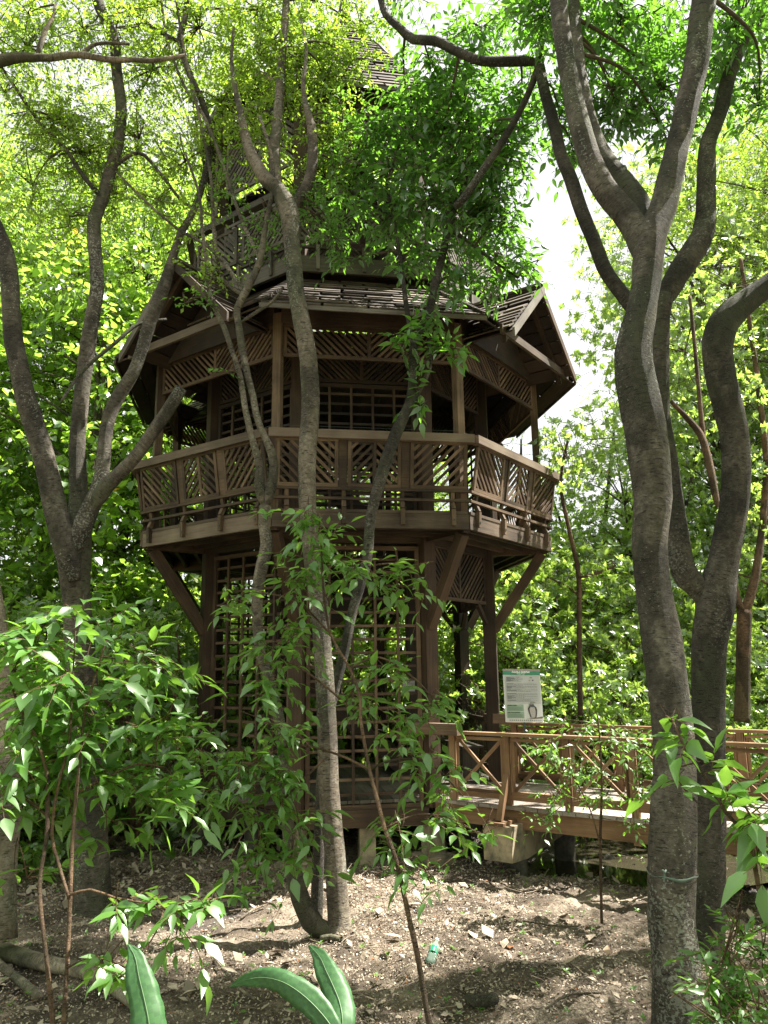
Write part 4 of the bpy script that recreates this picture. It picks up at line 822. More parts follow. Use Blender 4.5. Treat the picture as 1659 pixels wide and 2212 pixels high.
blob_foliage(r7, [(60, 30, 7.5, 110, 60, .5, 50), (250, 60, 7.5, 110, 50, .4, 40), (-60, 60, 7.2, 150, 120, .8, 80), (10, 200, 7.6, 60, 60, .4, 20)], 'far', .052, 14, L_FINE, lb7, tlen=.32, gravity=.2, seed=34, droop=.4, tw_r=.003)
# --- small reddish forked tree behind the bridge at the right edge
t = [(1604, 1560, 34), (1604, 1480, 31), (1606, 1388, 30), (1608, 1318, 32)]
T8_ = dp(t, 11.0, 11.0); r8 = root_at('reddish_tree', T8_[0], 'small red-brown forked tree beyond the bridge near the right edge')
lb8 = []
for nm, pp in (('trunk', T8_), ('limb', dp([(1606, 1325, 22), (1589, 1283, 16), (1586, 1230, 14), (1592, 1150, 12), (1585, 1000, 10), (1570, 850, 8)], 11, 11.2)), ('limb', dp([(1610, 1325, 22), (1631, 1248, 18), (1640, 1190, 16), (1648, 1120, 15), (1655, 1000, 13), (1640, 850, 12), (1620, 700, 10), (1600, 560, 8)], 11, 11.3)),
               ('limb', dp([(1550, 1095, 13), (1536, 1022, 16), (1520, 957, 16), (1501, 922, 14), (1449, 867, 8)], 9.6, 9.8)), ('limb', dp([(1519, 945, 12), (1510, 850, 9), (1500, 740, 8), (1490, 640, 7)], 9.8, 10))):
    o, c, r = add_limb(r8, nm, pp, BARK3, 10); lb8.append(c)
blob_foliage(r8, [(1560, 850, 11.4, 130, 150, .8, 150), (1620, 1100, 11.6, 70, 130, .7, 70), (1480, 760, 10.8, 100, 110, .7, 90), (1580, 620, 11.2, 120, 120, .8, 110)], 'far', .10, 7, L_MANG, lb8, 'rosette', tlen=.3, seed=35)
# --- thin bare-stemmed sapling tree beyond the bridge
T9 = dp([(1254, 1545, 12), (1252, 1426, 11), (1250, 1248, 11), (1240, 1190, 10), (1227, 1133, 9), (1212, 1057, 8), (1216, 1000, 6), (1230, 940, 5)], 10.6, 10.4)
r9 = root_at('thin_tree', T9[0], 'thin wavy brown stem standing behind the handrail, right of the information board')
o, c, r = add_limb(r9, 'trunk', T9, BARK3, 8); o, c2, r = add_limb(r9, 'limb', dp([(1250, 1248, 7), (1290, 1238, 6), (1330, 1222, 4)], 10.5, 10.5), BARK3, 6)
blob_foliage(r9, [(1225, 990, 10.4, 60, 60, .4, 36), (1320, 1210, 10.5, 40, 30, .3, 14)], 'far', .10, 7, L_MANG, [c, c2], 'rosette', tlen=.25, seed=36)

# ------------------------------------------------------------------ shrubs and saplings near the camera
def shrub(name, label, stems, blobs, size, per, mat, seed, cat='sapling', kind='near', tlen=.3, gravity=.55, smat=BARK3, style='alt', droop=.35, curl=.0, tmin=0, tmax=.95, z=None, dens=1.0):
    rt = root_at(name, stems[0], label, cat, z=z) if False else empty(name, tuple(P(*stems[0][0][:3])), label, cat)
    ls = []
    for pp in stems:
        o, c, r = add_limb(rt, 'stem', pp, smat, 8, .04, .06); ls.append(c)
    blob_foliage(rt, blobs, kind, size, per, mat, ls, style, tlen, droop, gravity, tmin, tmax, curl, seed, 'leaves', .003, bmat=smat, dens=dens, br=.42)
    return rt
shrub('leafy_sapling', 'big-leaved sapling with slim orange-brown stems, filling the lower left foreground', [
    dp([(116, 2330, 15), (114, 2212, 12), (99, 2058, 9), (86, 1942, 9), (89, 1876, 8), (101, 1810, 9), (103, 1730, 10), (100, 1664, 8), (72, 1581, 7), (42, 1531, 6), (20, 1460, 4)], 3.9, 4.5),
    dp([(135, 2330, 12), (137, 2212, 10), (145, 2091, 9), (152, 1933, 9), (157, 1810, 8), (165, 1713, 7), (175, 1614, 6), (185, 1531, 5), (205, 1465, 5), (230, 1380, 4)], 3.9, 4.6),
    dp([(149, 1940, 7), (125, 1860, 7), (112, 1800, 7), (125, 1700, 6), (150, 1600, 5), (155, 1500, 4), (165, 1330, 3)], 4.1, 4.5),
    dp([(165, 1713, 6), (230, 1680, 5), (300, 1650, 5), (360, 1660, 4)], 4.4, 4.6),
    dp([(99, 1760, 6), (60, 1730, 5), (20, 1720, 4)], 4.4, 4.3),
    dp([(152, 1933, 6), (195, 1922, 6), (250, 1940, 5), (310, 1950, 5), (380, 1970, 4), (440, 1960, 3)], 4.1, 4.1),
    dp([(145, 2091, 5), (190, 2070, 4), (240, 2075, 4), (290, 2100, 3)], 4.0, 3.9)],
    [(175, 1350, 4.7, 110, 70, .3, 26), (60, 1420, 4.5, 90, 80, .35, 30), (180, 1480, 4.6, 120, 80, .4, 42), (320, 1440, 4.7, 80, 60, .3, 18), (60, 1560, 4.5, 80, 80, .35, 26), (200, 1590, 4.6, 120, 80, .4, 40), (340, 1580, 4.7, 70, 60, .3, 20), (300, 1680, 4.7, 90, 60, .3, 26), (120, 1680, 4.5, 100, 60, .3, 20), (30, 1690, 4.4, 50, 60, .3, 10), (370, 1720, 4.6, 50, 50, .25, 10),
     (230, 1800, 4.6, 60, 30, .2, 6), (60, 1895, 4.2, 50, 18, .15, 4)],
    .14, 6, L_SHRUB, 41, gravity=.18, dens=.82)
shrub('low_side_shoot', 'low arching shoot of whitish and green leaves in the lower left, over a fallen branch', [
    dp([(152, 1933, 5), (195, 1922, 6), (250, 1940, 5), (310, 1950, 5), (380, 1970, 4), (440, 1960, 3)], 4.05, 4.05), dp([(330, 1955, 4), (380, 1985, 3), (410, 2010, 3)], 4.05, 4.0)],
    [(250, 1945, 4.05, 30, 12, .08, 3), (330, 1950, 4.05, 40, 22, .12, 5), (400, 1950, 4.05, 40, 20, .12, 5), (460, 1940, 4.05, 26, 12, .1, 3), (390, 2010, 4.0, 40, 16, .1, 4), (220, 2085, 3.9, 50, 18, .1, 5), (290, 2090, 3.9, 30, 18, .1, 3)], .115, 5, L_SHRUB, 42, cat='shoot', tlen=.2, gravity=.3, tmin=.3)
shrub('hanging_leaf_sapling', 'leaning sapling draped with drooping bright green leaves in front of the tower base', [
    dp([(950, 2330, 14), (927, 2212, 12), (903, 2070, 12), (882, 1975, 11), (857, 1863, 10), (831, 1790, 9), (817, 1735, 9), (798, 1663, 8), (779, 1553, 7), (778, 1506, 7), (755, 1444, 6), (715, 1371, 6), (700, 1290, 5), (695, 1200, 4), (690, 1110, 3)], 4.9, 6.0),
    dp([(798, 1663, 6), (730, 1630, 5), (640, 1610, 5), (560, 1640, 4), (480, 1700, 3)], 5.6, 5.7), dp([(800, 1660, 6), (860, 1640, 5), (930, 1650, 4), (1000, 1720, 3)], 5.6, 5.7),
    dp([(779, 1553, 5), (700, 1480, 5), (620, 1430, 4), (540, 1440, 3)], 5.8, 5.9), dp([(755, 1444, 5), (820, 1420, 4), (900, 1470, 4), (950, 1530, 3)], 5.9, 6.0), dp([(715, 1371, 5), (640, 1300, 4), (540, 1280, 3), (470, 1310, 3)], 6.0, 6.1), dp([(700, 1290, 5), (780, 1230, 4), (870, 1220, 3), (930, 1270, 2)], 6.0, 6.1),
    dp([(831, 1790, 5), (900, 1760, 4), (980, 1770, 3), (1060, 1820, 2)], 5.3, 5.4), dp([(860, 1870, 4), (900, 1850, 3), (930, 1910, 2)], 5.2, 5.3), dp([(700, 1640, 5), (620, 1720, 4), (560, 1800, 3), (560, 1880, 2)], 5.6, 5.6)],
    [(660, 1120, 6.0, 60, 36, .2, 15), (700, 1190, 6.0, 80, 50, .25, 24), (800, 1230, 6.05, 80, 50, .25, 22), (890, 1260, 6.1, 60, 50, .25, 14), (640, 1270, 6.0, 90, 50, .25, 24), (520, 1300, 6.1, 60, 30, .2, 10), (610, 1370, 5.9, 55, 50, .25, 16), (560, 1400, 5.9, 70, 40, .25, 12),
     (600, 1480, 5.8, 70, 60, .25, 20), (775, 1490, 5.8, 40, 60, .2, 12), (600, 1570, 5.7, 60, 50, .25, 16), (520, 1640, 5.7, 80, 50, .25, 20), (600, 1680, 5.6, 75, 60, .25, 26), (560, 1760, 5.6, 110, 50, .25, 28), (650, 1790, 5.5, 36, 60, .2, 10), (480, 1720, 5.7, 70, 50, .25, 16), (560, 1860, 5.5, 60, 50, .2, 12), (630, 1850, 5.5, 40, 40, .2, 8),
     (840, 1450, 5.9, 70, 50, .25, 12), (930, 1530, 6.0, 50, 60, .2, 14), (900, 1640, 5.7, 60, 50, .2, 12), (850, 1560, 5.8, 60, 60, .25, 10), (960, 1680, 5.6, 60, 50, .2, 12), (840, 1780, 5.4, 50, 40, .2, 9), (950, 1770, 5.4, 60, 30, .2, 10), (1040, 1800, 5.4, 40, 26, .15, 5), (920, 1880, 5.2, 40, 40, .15, 8), (850, 1840, 5.3, 40, 40, .15, 6), (530, 1930, 5.3, 36, 22, .12, 4), (440, 1650, 5.7, 40, 40, .2, 8)],
    .122, 6, L_SHRUB, 43, gravity=.28, tlen=.32, dens=.78, tmin=.15)
shrub('broad_leaved_sapling', 'arching sapling with large pale insect-bitten leaves in front of the ribboned trunk', [
    dp([(1700, 2120, 12), (1665, 2000, 11), (1639, 1917, 10), (1622, 1818, 9), (1602, 1791, 8), (1567, 1754, 8), (1547, 1714, 7), (1517, 1669, 7), (1485, 1627, 6), (1462, 1577, 5), (1450, 1550, 4)], 3.5, 3.9)],
    [(1450, 1560, 3.9, 34, 12, .08, 3), (1470, 1600, 3.9, 30, 24, .1, 4), (1450, 1670, 3.9, 34, 30, .1, 3), (1520, 1650, 3.8, 40, 26, .12, 4), (1560, 1720, 3.7, 50, 26, .12, 5), (1620, 1760, 3.65, 50, 40, .15, 6), (1640, 1830, 3.6, 40, 40, .15, 5), (1600, 1680, 3.8, 30, 20, .1, 2)],
    .165, 4, L_SHRUB, 44, tlen=.2, gravity=.12, tmin=.4, dens=.85)
shrub('pinnate_bush', 'low bush with rows of oval leaflets in the bottom right corner', [
    dp([(1700, 2300, 10), (1660, 2180, 8), (1620, 2100, 6), (1570, 2050, 4)], 3.2, 3.4), dp([(1690, 2290, 8), (1600, 2230, 6), (1540, 2160, 4)], 3.2, 3.3)],
    [(1600, 2010, 3.5, 50, 20, .12, 7), (1560, 2080, 3.4, 70, 30, .15, 13), (1640, 2070, 3.4, 40, 40, .15, 9), (1580, 2150, 3.3, 70, 40, .15, 15), (1560, 2210, 3.2, 70, 30, .15, 13), (1640, 2190, 3.2, 40, 50, .15, 10), (1530, 2120, 3.35, 30, 26, .1, 4)],
    .062, 9, L_SHRUB, 45, cat='bush', tlen=.24, gravity=.1, tmin=.2)
shrub('bridge_sapling', 'thin-stemmed sapling of small leaves growing up in front of the bridge railing', [
    dp([(1300, 1995, 7), (1298, 1900, 6), (1297, 1800, 6), (1300, 1700, 5), (1296, 1600, 4), (1290, 1540, 3)], 7.2, 7.3), dp([(1298, 1830, 4), (1275, 1750, 3), (1240, 1680, 3)], 7.2, 7.3)],
    [(1180, 1620, 7.3, 50, 26, .25, 14), (1250, 1660, 7.3, 60, 40, .25, 22), (1340, 1600, 7.3, 70, 30, .25, 20), (1380, 1690, 7.3, 50, 50, .25, 16), (1200, 1720, 7.3, 60, 26, .25, 12), (1310, 1720, 7.3, 50, 30, .25, 9), (1180, 1770, 7.2, 40, 10, .15, 6), (1370, 1780, 7.2, 36, 20, .2, 6), (1270, 1560, 7.4, 70, 18, .2, 9), (1400, 1620, 7.3, 30, 40, .2, 9)],
    .07, 7, L_SHRUB, 46, tlen=.24, gravity=.2, tmin=.35)
# giant blades
def blade(root, pp, name='leaf'):
    """pp: (X, Y, depth, width px) midrib of one long blade"""
    a = np.array([(*P(x, y, d), pxm(x, y, d, w)/2) for x, y, d, w in pp]); c = catmull(a, .011); n = len(c); vs = []; fs = []
    tg = nrm(np.gradient(c[:, :3], axis=0)); vdir = nrm(c[:, :3]-np.array([0, 0, CAMZ])); side = nrm(np.cross(tg, vdir)); up = np.cross(side, tg)
    ts = (-1, -.66, -.33, 0, .33, .66, 1)
    for i in range(n):
        for q in ts:
            wv = .0012*math.sin(i*1.9-abs(q)*7)*min(1, abs(q)*3)+.004*math.sin(i*.23+q*3)*abs(q); ww = 1+(.05*math.sin(i*.41+q*2)+.03*math.sin(i*1.3+q))*(abs(q) > .9); vs.append(c[i, :3]+side[i]*q*ww*c[i, 3]+up[i]*(-.22*abs(q)**1.3*c[i, 3]*-1+wv))
    fs = [(i*7+j, i*7+j+1, i*7+j+8, i*7+j+7) for i in range(n-1) for j in range(6)]
    me = bpy.data.meshes.new(name); rl = rootloc(root); me.from_pydata([tuple(np.array(q)-rl) for q in vs], [], fs)
    at = me.attributes.new('tint', 'FLOAT', 'FACE'); at.data.foreach_set('value', [.42+.22*math.sin((f//6)*1.9-abs((f % 6)-2.5)*2.3)+.1*math.sin(f*.013) for f in range(len(fs))]); me.shade_smooth(); me.materials.append(L_BIG)
    o = link(me, name, root); s_ = o.modifiers.new('thick', 'SOLIDIFY'); s_.thickness = .0015
    mb = MB(); mb.tube(c[::2, :3]+up[::2]*.003*-1, np.linspace(.0008, .0026, len(c[::2])), 6); mb.build('midrib', plain('midrib', (.09, .17, .07), .5), o, smooth=True)
rb = empty('blade_plant', tuple(P(735, 2290, 2.9)), 'two giant strap leaves rising from below the bottom edge, left of the bottle', 'plant')
blade(rb, dp([(497, 2132, 3), (530, 2117, 24), (570, 2112, 38), (612, 2122, 48), (655, 2150, 54), (695, 2190, 52), (722, 2230, 40), (745, 2300, 10)], 3.1, 2.9)); blade(rb, dp([(668, 2042, 6), (690, 2066, 34), (705, 2098, 48), (722, 2135, 60), (735, 2170, 62), (740, 2215, 50), (735, 2300, 10)], 3.2, 2.9))
rb2 = empty('strap_leaf_plant', tuple(P(330, 2330, 2.8)), 'single giant green blade with torn edge at the bottom left, before the fallen branch', 'plant')
blade(rb2, dp([(277, 2040, 4), (292, 2068, 36), (300, 2110, 56), (312, 2160, 66), (322, 2212, 74), (328, 2290, 50), (330, 2340, 10)], 3.0, 2.8))

# ------------------------------------------------------------------ things on the ground
def on_ground(x, y, dz=0):           # follow a photo ray to the soil
    r = ray(x, y); t_ = 3.0
    for _ in range(60):
        p = r*t_; g = float(gh(p[0], p[1]))-CAMZ+dz; t_ = t_*.5+.5*(g/r[2])
    p = r*t_; return np.array([p[0], p[1], p[2]+CAMZ])
def ground_tube(name, label, cat, pts, mat, seg=10, dz=.03, rough=.06, group=None):
    q = [on_ground(x, y, dz) for x, y, w in pts]; a = np.array([(*p, w/2*p[1]/FPX*1.05) for p, (x, y, w) in zip(q, pts)])
    a[:, 2] += a[:, 3]*.6; c = catmull(a, .05); rt = empty(name, tuple(a[0, :3]), label, cat, group); mb = MB(); mb.tube(c[:, :3], c[:, 3], seg, rough); mb.build('wood', mat, rt, smooth=True); return rt
ground_tube('fallen_branch', 'thick mossy fallen branch lying across the lower left corner', 'branch', [(-60, 2050, 26), (20, 2072, 30), (100, 2092, 28), (180, 2108, 27), (240, 2138, 27), (295, 2178, 26), (340, 2215, 22)], BARK4, 14)
ground_tube('broken_branch', 'shorter broken limb under the mossy fallen branch at lower left', 'branch', [(-20, 2075, 16), (30, 2115, 16), (85, 2160, 18)], BARK4, 10)
ground_tube('log_piece', 'short crumbling piece of log on the leaf litter, right of the green bottle', 'log', [(1010, 2160, 20), (1040, 2166, 24), (1072, 2164, 20)], BARK1, 12, rough=.16)
for i, (l_, pts) in enumerate((('thin crooked stick lying right of the strap leaf at lower left', [(430, 2025, 3), (470, 2080, 4), (510, 2130, 5), (550, 2160, 4)]),
    ('pale dry stick lying near the foot of the twin-stemmed tree', [(520, 1985, 4), (545, 1968, 4), (575, 1955, 3)]),
    ('long fine twig on sunny soil between leaning sapling and ribboned trunk', [(1130, 1990, 3), (1190, 2000, 3), (1250, 2002, 3)]),
    ('curved bare stick at the bottom, left of the ribboned trunk', [(1180, 2180, 4), (1230, 2150, 5), (1300, 2146, 5)]),
    ('dark dead branch lying behind the left sapling in shade', [(230, 1850, 9), (330, 1835, 9), (430, 1825, 8)]))):
    ground_tube('stick', l_, 'stick', pts, BARK4 if i != 4 else BARK2, 6, group=None)
def bottle():
    p = on_ground(935, 2072); rt = empty('crushed_bottle', tuple(p), 'crushed clear plastic bottle with green band among dead leaves', 'bottle')
    ax = nrm(np.array([.28, .75, .45])); c = p+np.array([0, 0, .035]); n = 12
    m, nn, l = newmat('bottle_plastic'); b = nn.new('ShaderNodeBsdfPrincipled'); b.inputs['Base Color'].default_value = (.55, .75, .62, 1); b.inputs['Roughness'].default_value = .12; b.inputs['Transmission Weight'].default_value = .75; b.inputs['IOR'].default_value = 1.15
    o = nn.new('ShaderNodeOutputMaterial'); l.new(b.outputs[0], o.inputs[0])
    mb = MB(); mb.tube([c+ax*t_ for t_ in np.linspace(-.10, .12, n)], [.02, .034, .036, .03, .036, .031, .035, .036, .034, .026, .014, .013], 14, .22); mb.build('body', m, rt, smooth=True)
    mb = MB(); mb.tube([c+ax*t_ for t_ in np.linspace(.0, .05, 5)], [.037, .038, .036, .038, .037], 14, .2, cap=False); mb.build('label_band', plain('band_green', (.02, .34, .17), .25), rt, smooth=True)
    mb = MB(); mb.tube([c+ax*.121, c+ax*.138], [.015, .015], 12); mb.build('cap', plain('cap_white', (.6, .62, .6), .4), rt, smooth=True)
bottle()
def husk():
    p = on_ground(1316, 1866); rt = empty('husk', tuple(p), 'dark rounded husk lying on wet mud beside the puddle', 'husk'); mb = MB(); n = 9
    mb.tube([p+np.array([0, 0, -.03+.15*i/(n-1)]) for i in range(n)], [.08*math.sin(math.pi*(i+.6)/n)+.01 for i in range(n)], 14, .14); mb.build('shell', BARK2, rt, smooth=True)
husk()
# dead leaves, chips and seedlings: more than anyone could count
def litter():
    rg = np.random.default_rng(71); lv = Leaves('far')
    def put(n, x0, x1, y0, y1, s0, s1, lift, tilt, tmax):
        x = rg.uniform(x0, x1, n); y = y0+(y1-y0)*rg.uniform(0, 1, n)**1.2; z = gh(x, y)+rg.uniform(.002, lift, n); a = rg.uniform(0, 6.28, n)
        dens = (np.sin(x*1.9+1)+np.sin(y*2.3)+rg.normal(0, .8, n)) > -1.2; k = dens & ~((y > 8.7) & (x > 1.4) & (rg.uniform(0, 1, n) < .72))
        lv.add(np.stack([x, y, z], -1)[k], np.stack([np.cos(a), np.sin(a), rg.normal(0, tilt, n)], -1)[k], nrm(np.stack([rg.normal(0, tilt*1.4, n), rg.normal(0, tilt*1.4, n), np.ones(n)], -1))[k], rg.uniform(s0, s1, n)[k], (rg.uniform(0, 1, n)**.8*tmax)[k])
    put(190000, -5, 5.5, 4.2, 11, .008, .027, .02, .4, 1.0); put(4500, -5, 5.5, 4.2, 12, .035, .08, .02, .22, .8); put(420, -5, 5.5, 4.2, 12, .10, .17, .035, .12, 1.0); put(2500, 1.5, 7, 8, 14, .03, .08, .03, .5, .6); put(7000, -7, -1, 8, 13, .03, .11, .03, .5, .8)
    o = link(lv.mesh('leaf_litter', L_LITTER, curl=-.3, rg=rg), 'leaf_litter'); tag(o, 'brown dead leaves and chips strewn over the forest floor', 'leaf litter', kind='stuff')
    n = 2600; x = rg.uniform(-5, 5.5, n); y = rg.uniform(4.2, 11, n); a = rg.uniform(0, 6.28, n); z = gh(x, y)+.012; L = rg.uniform(.04, .28, n)
    s = np.linspace(0, 1, 4)[None, :, None]; d = np.stack([np.cos(a), np.sin(a), rg.normal(0, .12, n)], -1)[:, None]*L[:, None, None]
    pt = np.stack([x, y, z], -1)[:, None]+d*s+rg.normal(0, .006, (n, 4, 3)); vs, q = tube_arrays(pt, np.repeat(rg.uniform(.0012, .004, (n, 1)), 4, 1), 4)
    o = link(quad_mesh('fallen_twigs', vs, q, plain('dry_twig', (.30, .24, .18), .9, .5, 9)), 'fallen_twigs'); tag(o, 'thin dry twigs scattered over the forest floor', 'twigs', kind='stuff')
    lv = Leaves('far'); n = 420; x = rg.uniform(-4, 5, n); y = rg.uniform(4.4, 10.5, n); st = np.stack([x, y, gh(x, y)], -1)
    twigs(lv, st, np.repeat([[0, 0, 1.]], n, 0), .05, 5, .035, rg, 'rosette', .05, .3, .95)
    o = link(lv.mesh('seedlings', L_SHRUB, rg=rg), 'seedlings'); tag(o, 'tiny green seedlings dotted over the litter', 'seedlings', kind='stuff')
litter()

# ------------------------------------------------------------------ trees behind, each a trunk, branches and a crown; some share their meshes
def proto(seed, H, z0, R, ncl, ntw, per, leaf, style, kind, mat, tlen, gravity=.2, bark_=BARK3, trunk_r=.09, tmin=0, tmax=1, nst=1, outward=.8):
    rg = np.random.default_rng(seed); lv = Leaves(kind); paths = []; tr = MB(); br = tr
    tops = []
    for s_i in range(nst):
        a = rg.uniform(0, 6.28); rr = R*.35*(nst > 1); top = np.array([math.cos(a)*rr, math.sin(a)*rr, H*.8])
        pts = [np.array([0, 0, -.3])+(top*.04 if nst > 1 else 0)]+[top*f+rg.normal(0, .05*H*.4, 3)*np.array([1, 1, 0])*(f*(1.15-f)*1.5) for f in (.2, .4, .6, .8)]+[top]
        c = catmull(np.array(pts), .25); tr.tube(c, np.linspace(trunk_r, trunk_r*.22, len(c)), 10, .06); tops.append(c)
    allc = np.concatenate(tops); u = rg.uniform(0, 1, ncl)
    for i in range(ncl):
        f = (i+.5)/ncl; z = z0+(H-z0)*f; prof = math.sin(math.pi*min(max(.12+f*.83, 0), 1))**.6; a = i*2.4+rg.uniform(-.5, .5); rr = R*prof*math.sqrt(rg.uniform(.12, 1))
        cc = np.array([math.cos(a)*rr, math.sin(a)*rr, z]); j = int(np.argmin(np.linalg.norm(allc-(cc*np.array([.3, .3, 1])-np.array([0, 0, rr*.5])), axis=1)))
        q = catmull(np.array([allc[j], (allc[j]+cc)/2+np.array([0, 0, rr*.12]), cc]), .25); br.tube(q, np.linspace(.014+.012*rr, .006, len(q)), 5, .05)
        s = R*rg.uniform(.26, .42); v = rg.normal(0, 1, (ntw, 3)); v = nrm(v)*rg.uniform(0, 1, (ntw, 1))**.4
        st = cc+v*np.array([s, s, s*.75]); dr = nrm(v+1e-6)*outward+rg.normal(0, .5, (ntw, 3))+np.array([0, 0, .15])
        paths.append(twigs(lv, st-dr*tlen*.3, dr, tlen, per, leaf, rg, style, .2, tmin, tmax, gravity))
    pt = np.concatenate(paths)[:, ::1]; vs, q = tube_arrays(pt[:, [0, 3]], np.repeat([[.005, .002]], len(pt), 0), 3)
    crown = lv.mesh('crown', mat, rg=rg); tw = quad_mesh('twigs', vs, q, TWIG); t_ = tr.build('trunk', bark_, smooth=True); 
    res = (t_.data, crown, tw); bpy.data.objects.remove(t_); return res
def place(pr, name, x, y, label, rot=0, s=1.0, cat='tree', group=None, sz=None, z=None):
    rt = empty(name, (x, y, float(gh(x, y)) if z is None else z), label, cat, group); rt.rotation_euler = (0, 0, rot); rt.scale = (s, s, sz or s)
    for me, nm in zip(pr, ('trunk', 'crown', 'twigs')): link(me, nm, rt)
    return rt
M1 = proto(101, 5.2, .4, 1.7, 34, 46, 8, .115, 'rosette', 'far', L_MANG, .28, trunk_r=.06, nst=3)
M2 = proto(102, 5.6, .3, 1.9, 36, 46, 8, .12, 'rosette', 'far', L_MANG, .3, trunk_r=.06, nst=3)
M3 = proto(103, 9.5, 1.8, 2.4, 60, 46, 8, .115, 'rosette', 'far', L_MANG, .3, trunk_r=.12, bark_=BARK1)
H1 = proto(104, 9.0, 1.0, 2.3, 46, 27, 6, .15, 'alt', 'round', L_HIB, .45, gravity=.6, trunk_r=.10, bark_=BARK1, nst=2)
H2 = proto(105, 7.0, .5, 2.1, 40, 27, 6, .14, 'alt', 'round', L_HIB, .45, gravity=.6, trunk_r=.09, bark_=BARK1, nst=2)
F1 = proto(106, 13.5, 5.5, 3.4, 60, 60, 14, .06, 'alt', 'far', L_FINE, .45, gravity=.3, trunk_r=.16, bark_=BARK1)
B1 = proto(107, 13.0, 3.5, 3.0, 60, 46, 8, .15, 'alt', 'far', L_HIB, .5, gravity=.5, trunk_r=.16, bark_=BARK2)
U1 = proto(108, 1.7, .1, 1.1, 22, 30, 7, .10, 'alt', 'round', L_DARKB, .3, gravity=.3, trunk_r=.03, nst=3)
U2 = proto(109, 2.4, .1, 1.3, 24, 34, 8, .11, 'rosette', 'far', L_DARKB, .28, trunk_r=.035, nst=3)
G = 'glossy-leaved mangroves in the thicket behind the bridge'
ML = proto(120, 2.0, .1, 1.35, 26, 44, 8, .10, 'rosette', 'far', L_MANG, .25, trunk_r=.03, nst=3)
MM = proto(121, 3.3, .2, 1.6, 32, 46, 8, .105, 'rosette', 'far', L_MANG, .27, trunk_r=.045, nst=3)
rgb = random.Random(9)
for y0, xs_, pr, sc0 in ((12.1, (3.2, 5.3, 7.3, 9.4), ML, 1.0), (13.3, (1.9, 3.9, 6.0, 8.1, 10.2), MM, .85), (14.9, (-1.2, 1.0, 3.1, 5.2, 7.4, 9.6), MM, 1.2), (16.7, (-2.6, -.3, 1.9, 4.1, 6.3, 8.6, 11), M1, 1.0), (18.3, (3, 6, 9, 12), M2, 1.0)):
    for x in xs_:
        place(pr, 'mangrove_bush', x+rgb.uniform(-.4, .4), y0+rgb.uniform(-.3, .3), 'sunlit glossy-leaved bush in the dense thicket behind tower and bridge', rgb.uniform(0, 6), sc0*rgb.uniform(.88, 1.12), 'bush', G)
place(M3, 'mangrove_tree', 9.3, 20.5, 'tall pale-green tree filling the gap between the two right trunks', .4, 1.75)
place(M3, 'mangrove_tree', 13.6, 20.0, 'tall yellow-green tree at the right edge behind the crooked stem', 2.1, 1.85)
place(M3, 'mangrove_tree', 5.6, 17.5, 'rounded light-green crown just right of the tower gable, under the sky gap', 3.3, .8)
place(H1, 'heart_leaf_tree', -6.0, 14.6, 'heart-leaved tree glowing behind the middle limb of the left tree', .2, 1.15)
place(H1, 'heart_leaf_tree', -8.9, 13.6, 'heart-leaved tree at the left edge behind the left-leaning limb', 2.6, 1.15)
place(H2, 'heart_leaf_tree', -4.4, 16.2, 'heart-leaved tree between the left tree and the tower gable', 1.2, 1.35)
place(H2, 'heart_leaf_tree', -6.0, 10.0, 'lower heart-leaved bush at left, beside the balcony corner', 4.0, .62, 'bush')
place(B1, 'broadleaf_tree', -5.6, 16.5, 'tall light-green tree behind the left tree, reaching the top edge', .8, 1.05)
place(B1, 'broadleaf_tree', -9.0, 15.5, 'tall green tree in the far upper left corner', 3.0, 1.0)
place(F1, 'feathery_tree', -2.8, 17.0, 'feathery pale tree rising behind the upper storey at left', 1.4, 1.05)
place(F1, 'feathery_tree', -8.0, 18.5, 'feathery yellow-green tree behind the upper left boughs', 4.4, 1.2)
place(F1, 'feathery_tree', 10.5, 16.0, 'feathery tree hanging over the upper right corner', 5.4, 1.15)
place(F1, 'feathery_tree', .6, 18.5, 'feathery tree directly behind the topmost roof', 2.4, .92)
place(F1, 'feathery_tree', -5.0, 20.5, 'pale feathery tree between the left tree limbs, far behind', 1.1, 1.5)
place(F1, 'feathery_tree', -11.0, 19.0, 'pale feathery tree at the far upper left edge', 2.8, 1.4)
place(B1, 'broadleaf_tree', -1.8, 21.5, 'tall light-green tree far behind the upper storey', .3, 1.5)
place(F1, 'feathery_tree', 11.2, 22.5, 'pale feathery tree far behind the forked trunk', 5.0, 1.4)
place(F1, 'feathery_tree', 13.5, 21.0, 'pale feathery tree far behind the crooked stem', .7, 1.55)
place(M3, 'mangrove_tree', 8.4, 18.6, 'bushy light-green crown left of the forked trunk, beside the sky gap', 1.9, 1.0)
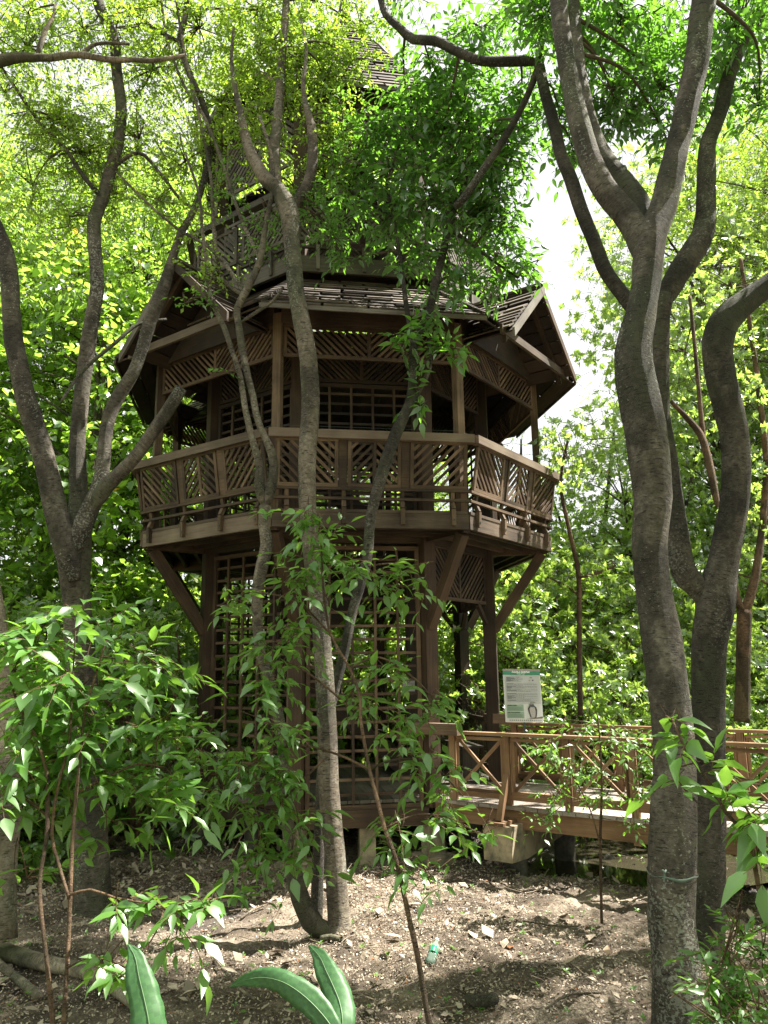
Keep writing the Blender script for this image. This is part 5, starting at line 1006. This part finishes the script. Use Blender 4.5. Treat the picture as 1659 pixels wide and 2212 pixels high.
for i, (x, y, rot, s, pr, lab) in enumerate([
    (-4.4, 9.4, .3, 1.0, U1, 'dark rounded bush between the left tree and the lowest grid wall'),
    (-3.3, 10.6, 1.2, 1.15, U2, 'shaded bush close behind the tower left corner'),
    (-5.6, 8.8, 2.2, 1.1, U1, 'dark bush behind the pale left-edge trunk'),
    (-5.0, 11.2, 3.1, 1.25, U2, 'deep green bush farther back at left under the limbs'),
    (-4.6, 14.9, 3.0, 1.25, MM, 'sunlit yellow-green bush far back between left tree and tower brace'),
    (-6.6, 14.2, 4.0, 1.15, MM, 'sunlit yellow-green bush far back behind the left tree fork'),
    (4.6, 11.2, 4.3, .8, U1, 'low bush beyond the handrail behind the bridge sapling'),
    (6.2, 10.4, 5.0, .9, U2, 'low bush beyond the far handrail at the right edge'),
    (-2.0, 13.3, .8, 1.0, U2, 'low bush in shade behind the tower'),
    (5.0, 7.6, 1.0, .55, U1, 'small bush right of the crooked tree foot')]):
    place(pr, 'understorey_bush', x, y, lab, rot, s, 'bush', 'shady undergrowth bushes')
# the far wood closing every view: one mass
def far_wood():
    rg = np.random.default_rng(88); lv = Leaves('far'); paths = []; tr = MB()
    def mass(n, x0, x1, y0, y1, h0, h1, leaf):
        x = rg.uniform(x0, x1, n); y = rg.uniform(y0, y1, n); hmax = h0+(h1-h0)*(.5+.5*np.sin(x*.9+y*.3)); z = rg.uniform(0, 1, n)**.9*hmax
        k = (np.sin(x*1.7)+np.sin(z*1.5+x*.6)+np.sin(y*1.3+z)+rg.normal(0, .6, n)) > -1.0
        st = np.stack([x, y, z], -1)[k]; dr = rg.normal(0, 1, st.shape); paths.append(twigs(lv, st, dr, .6, 8, leaf, rg, 'alt', .2, 0, 1, .4))
    mass(5200, -17, -2.5, 19, 26, 12, 20, .24); mass(3200, -3, 5, 20, 26, 5, 8, .24); mass(3600, 4, 18, 18, 25, 6, 9, .22); mass(2600, 10.5, 20, 17, 25, 9, 16, .22); mass(3000, -20, -9, 8, 19, 5, 15, .22);
    mass(2600, -20, 14, -15, -3.5, 9, 15, .34); mass(900, -18, -8, -3, 8, 8, 14, .32)  # unseen wood behind and beside the camera, added to dim the ambient light
    for _ in range(46):
        x = rg.uniform(-18, 18); y = rg.uniform(17, 25); h = rg.uniform(5, 9) if x > -3 else rg.uniform(9, 15); q = np.array([[x, y, -.2], [x+rg.normal(0, .3), y, h*.5], [x+rg.normal(0, .6), y, h]]); c = catmull(q, .6); tr.tube(c, np.linspace(rg.uniform(.07, .16), .03, len(c)), 7, .05)
    o = link(lv.mesh('far_wood', L_HIB, rg=rg), 'far_wood'); tag(o, 'far leafy wood closing the view behind everything, plus unseen wood around the camera', 'wood', kind='stuff')
    t_ = tr.build('trunks', BARK2, o, smooth=True); t_['kind'] = 'stuff'
far_wood()
# unseen trees added so that their crowns throw dappled shade
place(B1, 'shade_tree', 5.4, 1.2, 'unseen tall broadleaf tree added outside the frame at right to shade the ground', 1.9, .9)
place(F1, 'shade_tree', 7.4, 6.2, 'unseen feathery tree added outside the frame at right to dapple the big trunks', 3.3, .9)
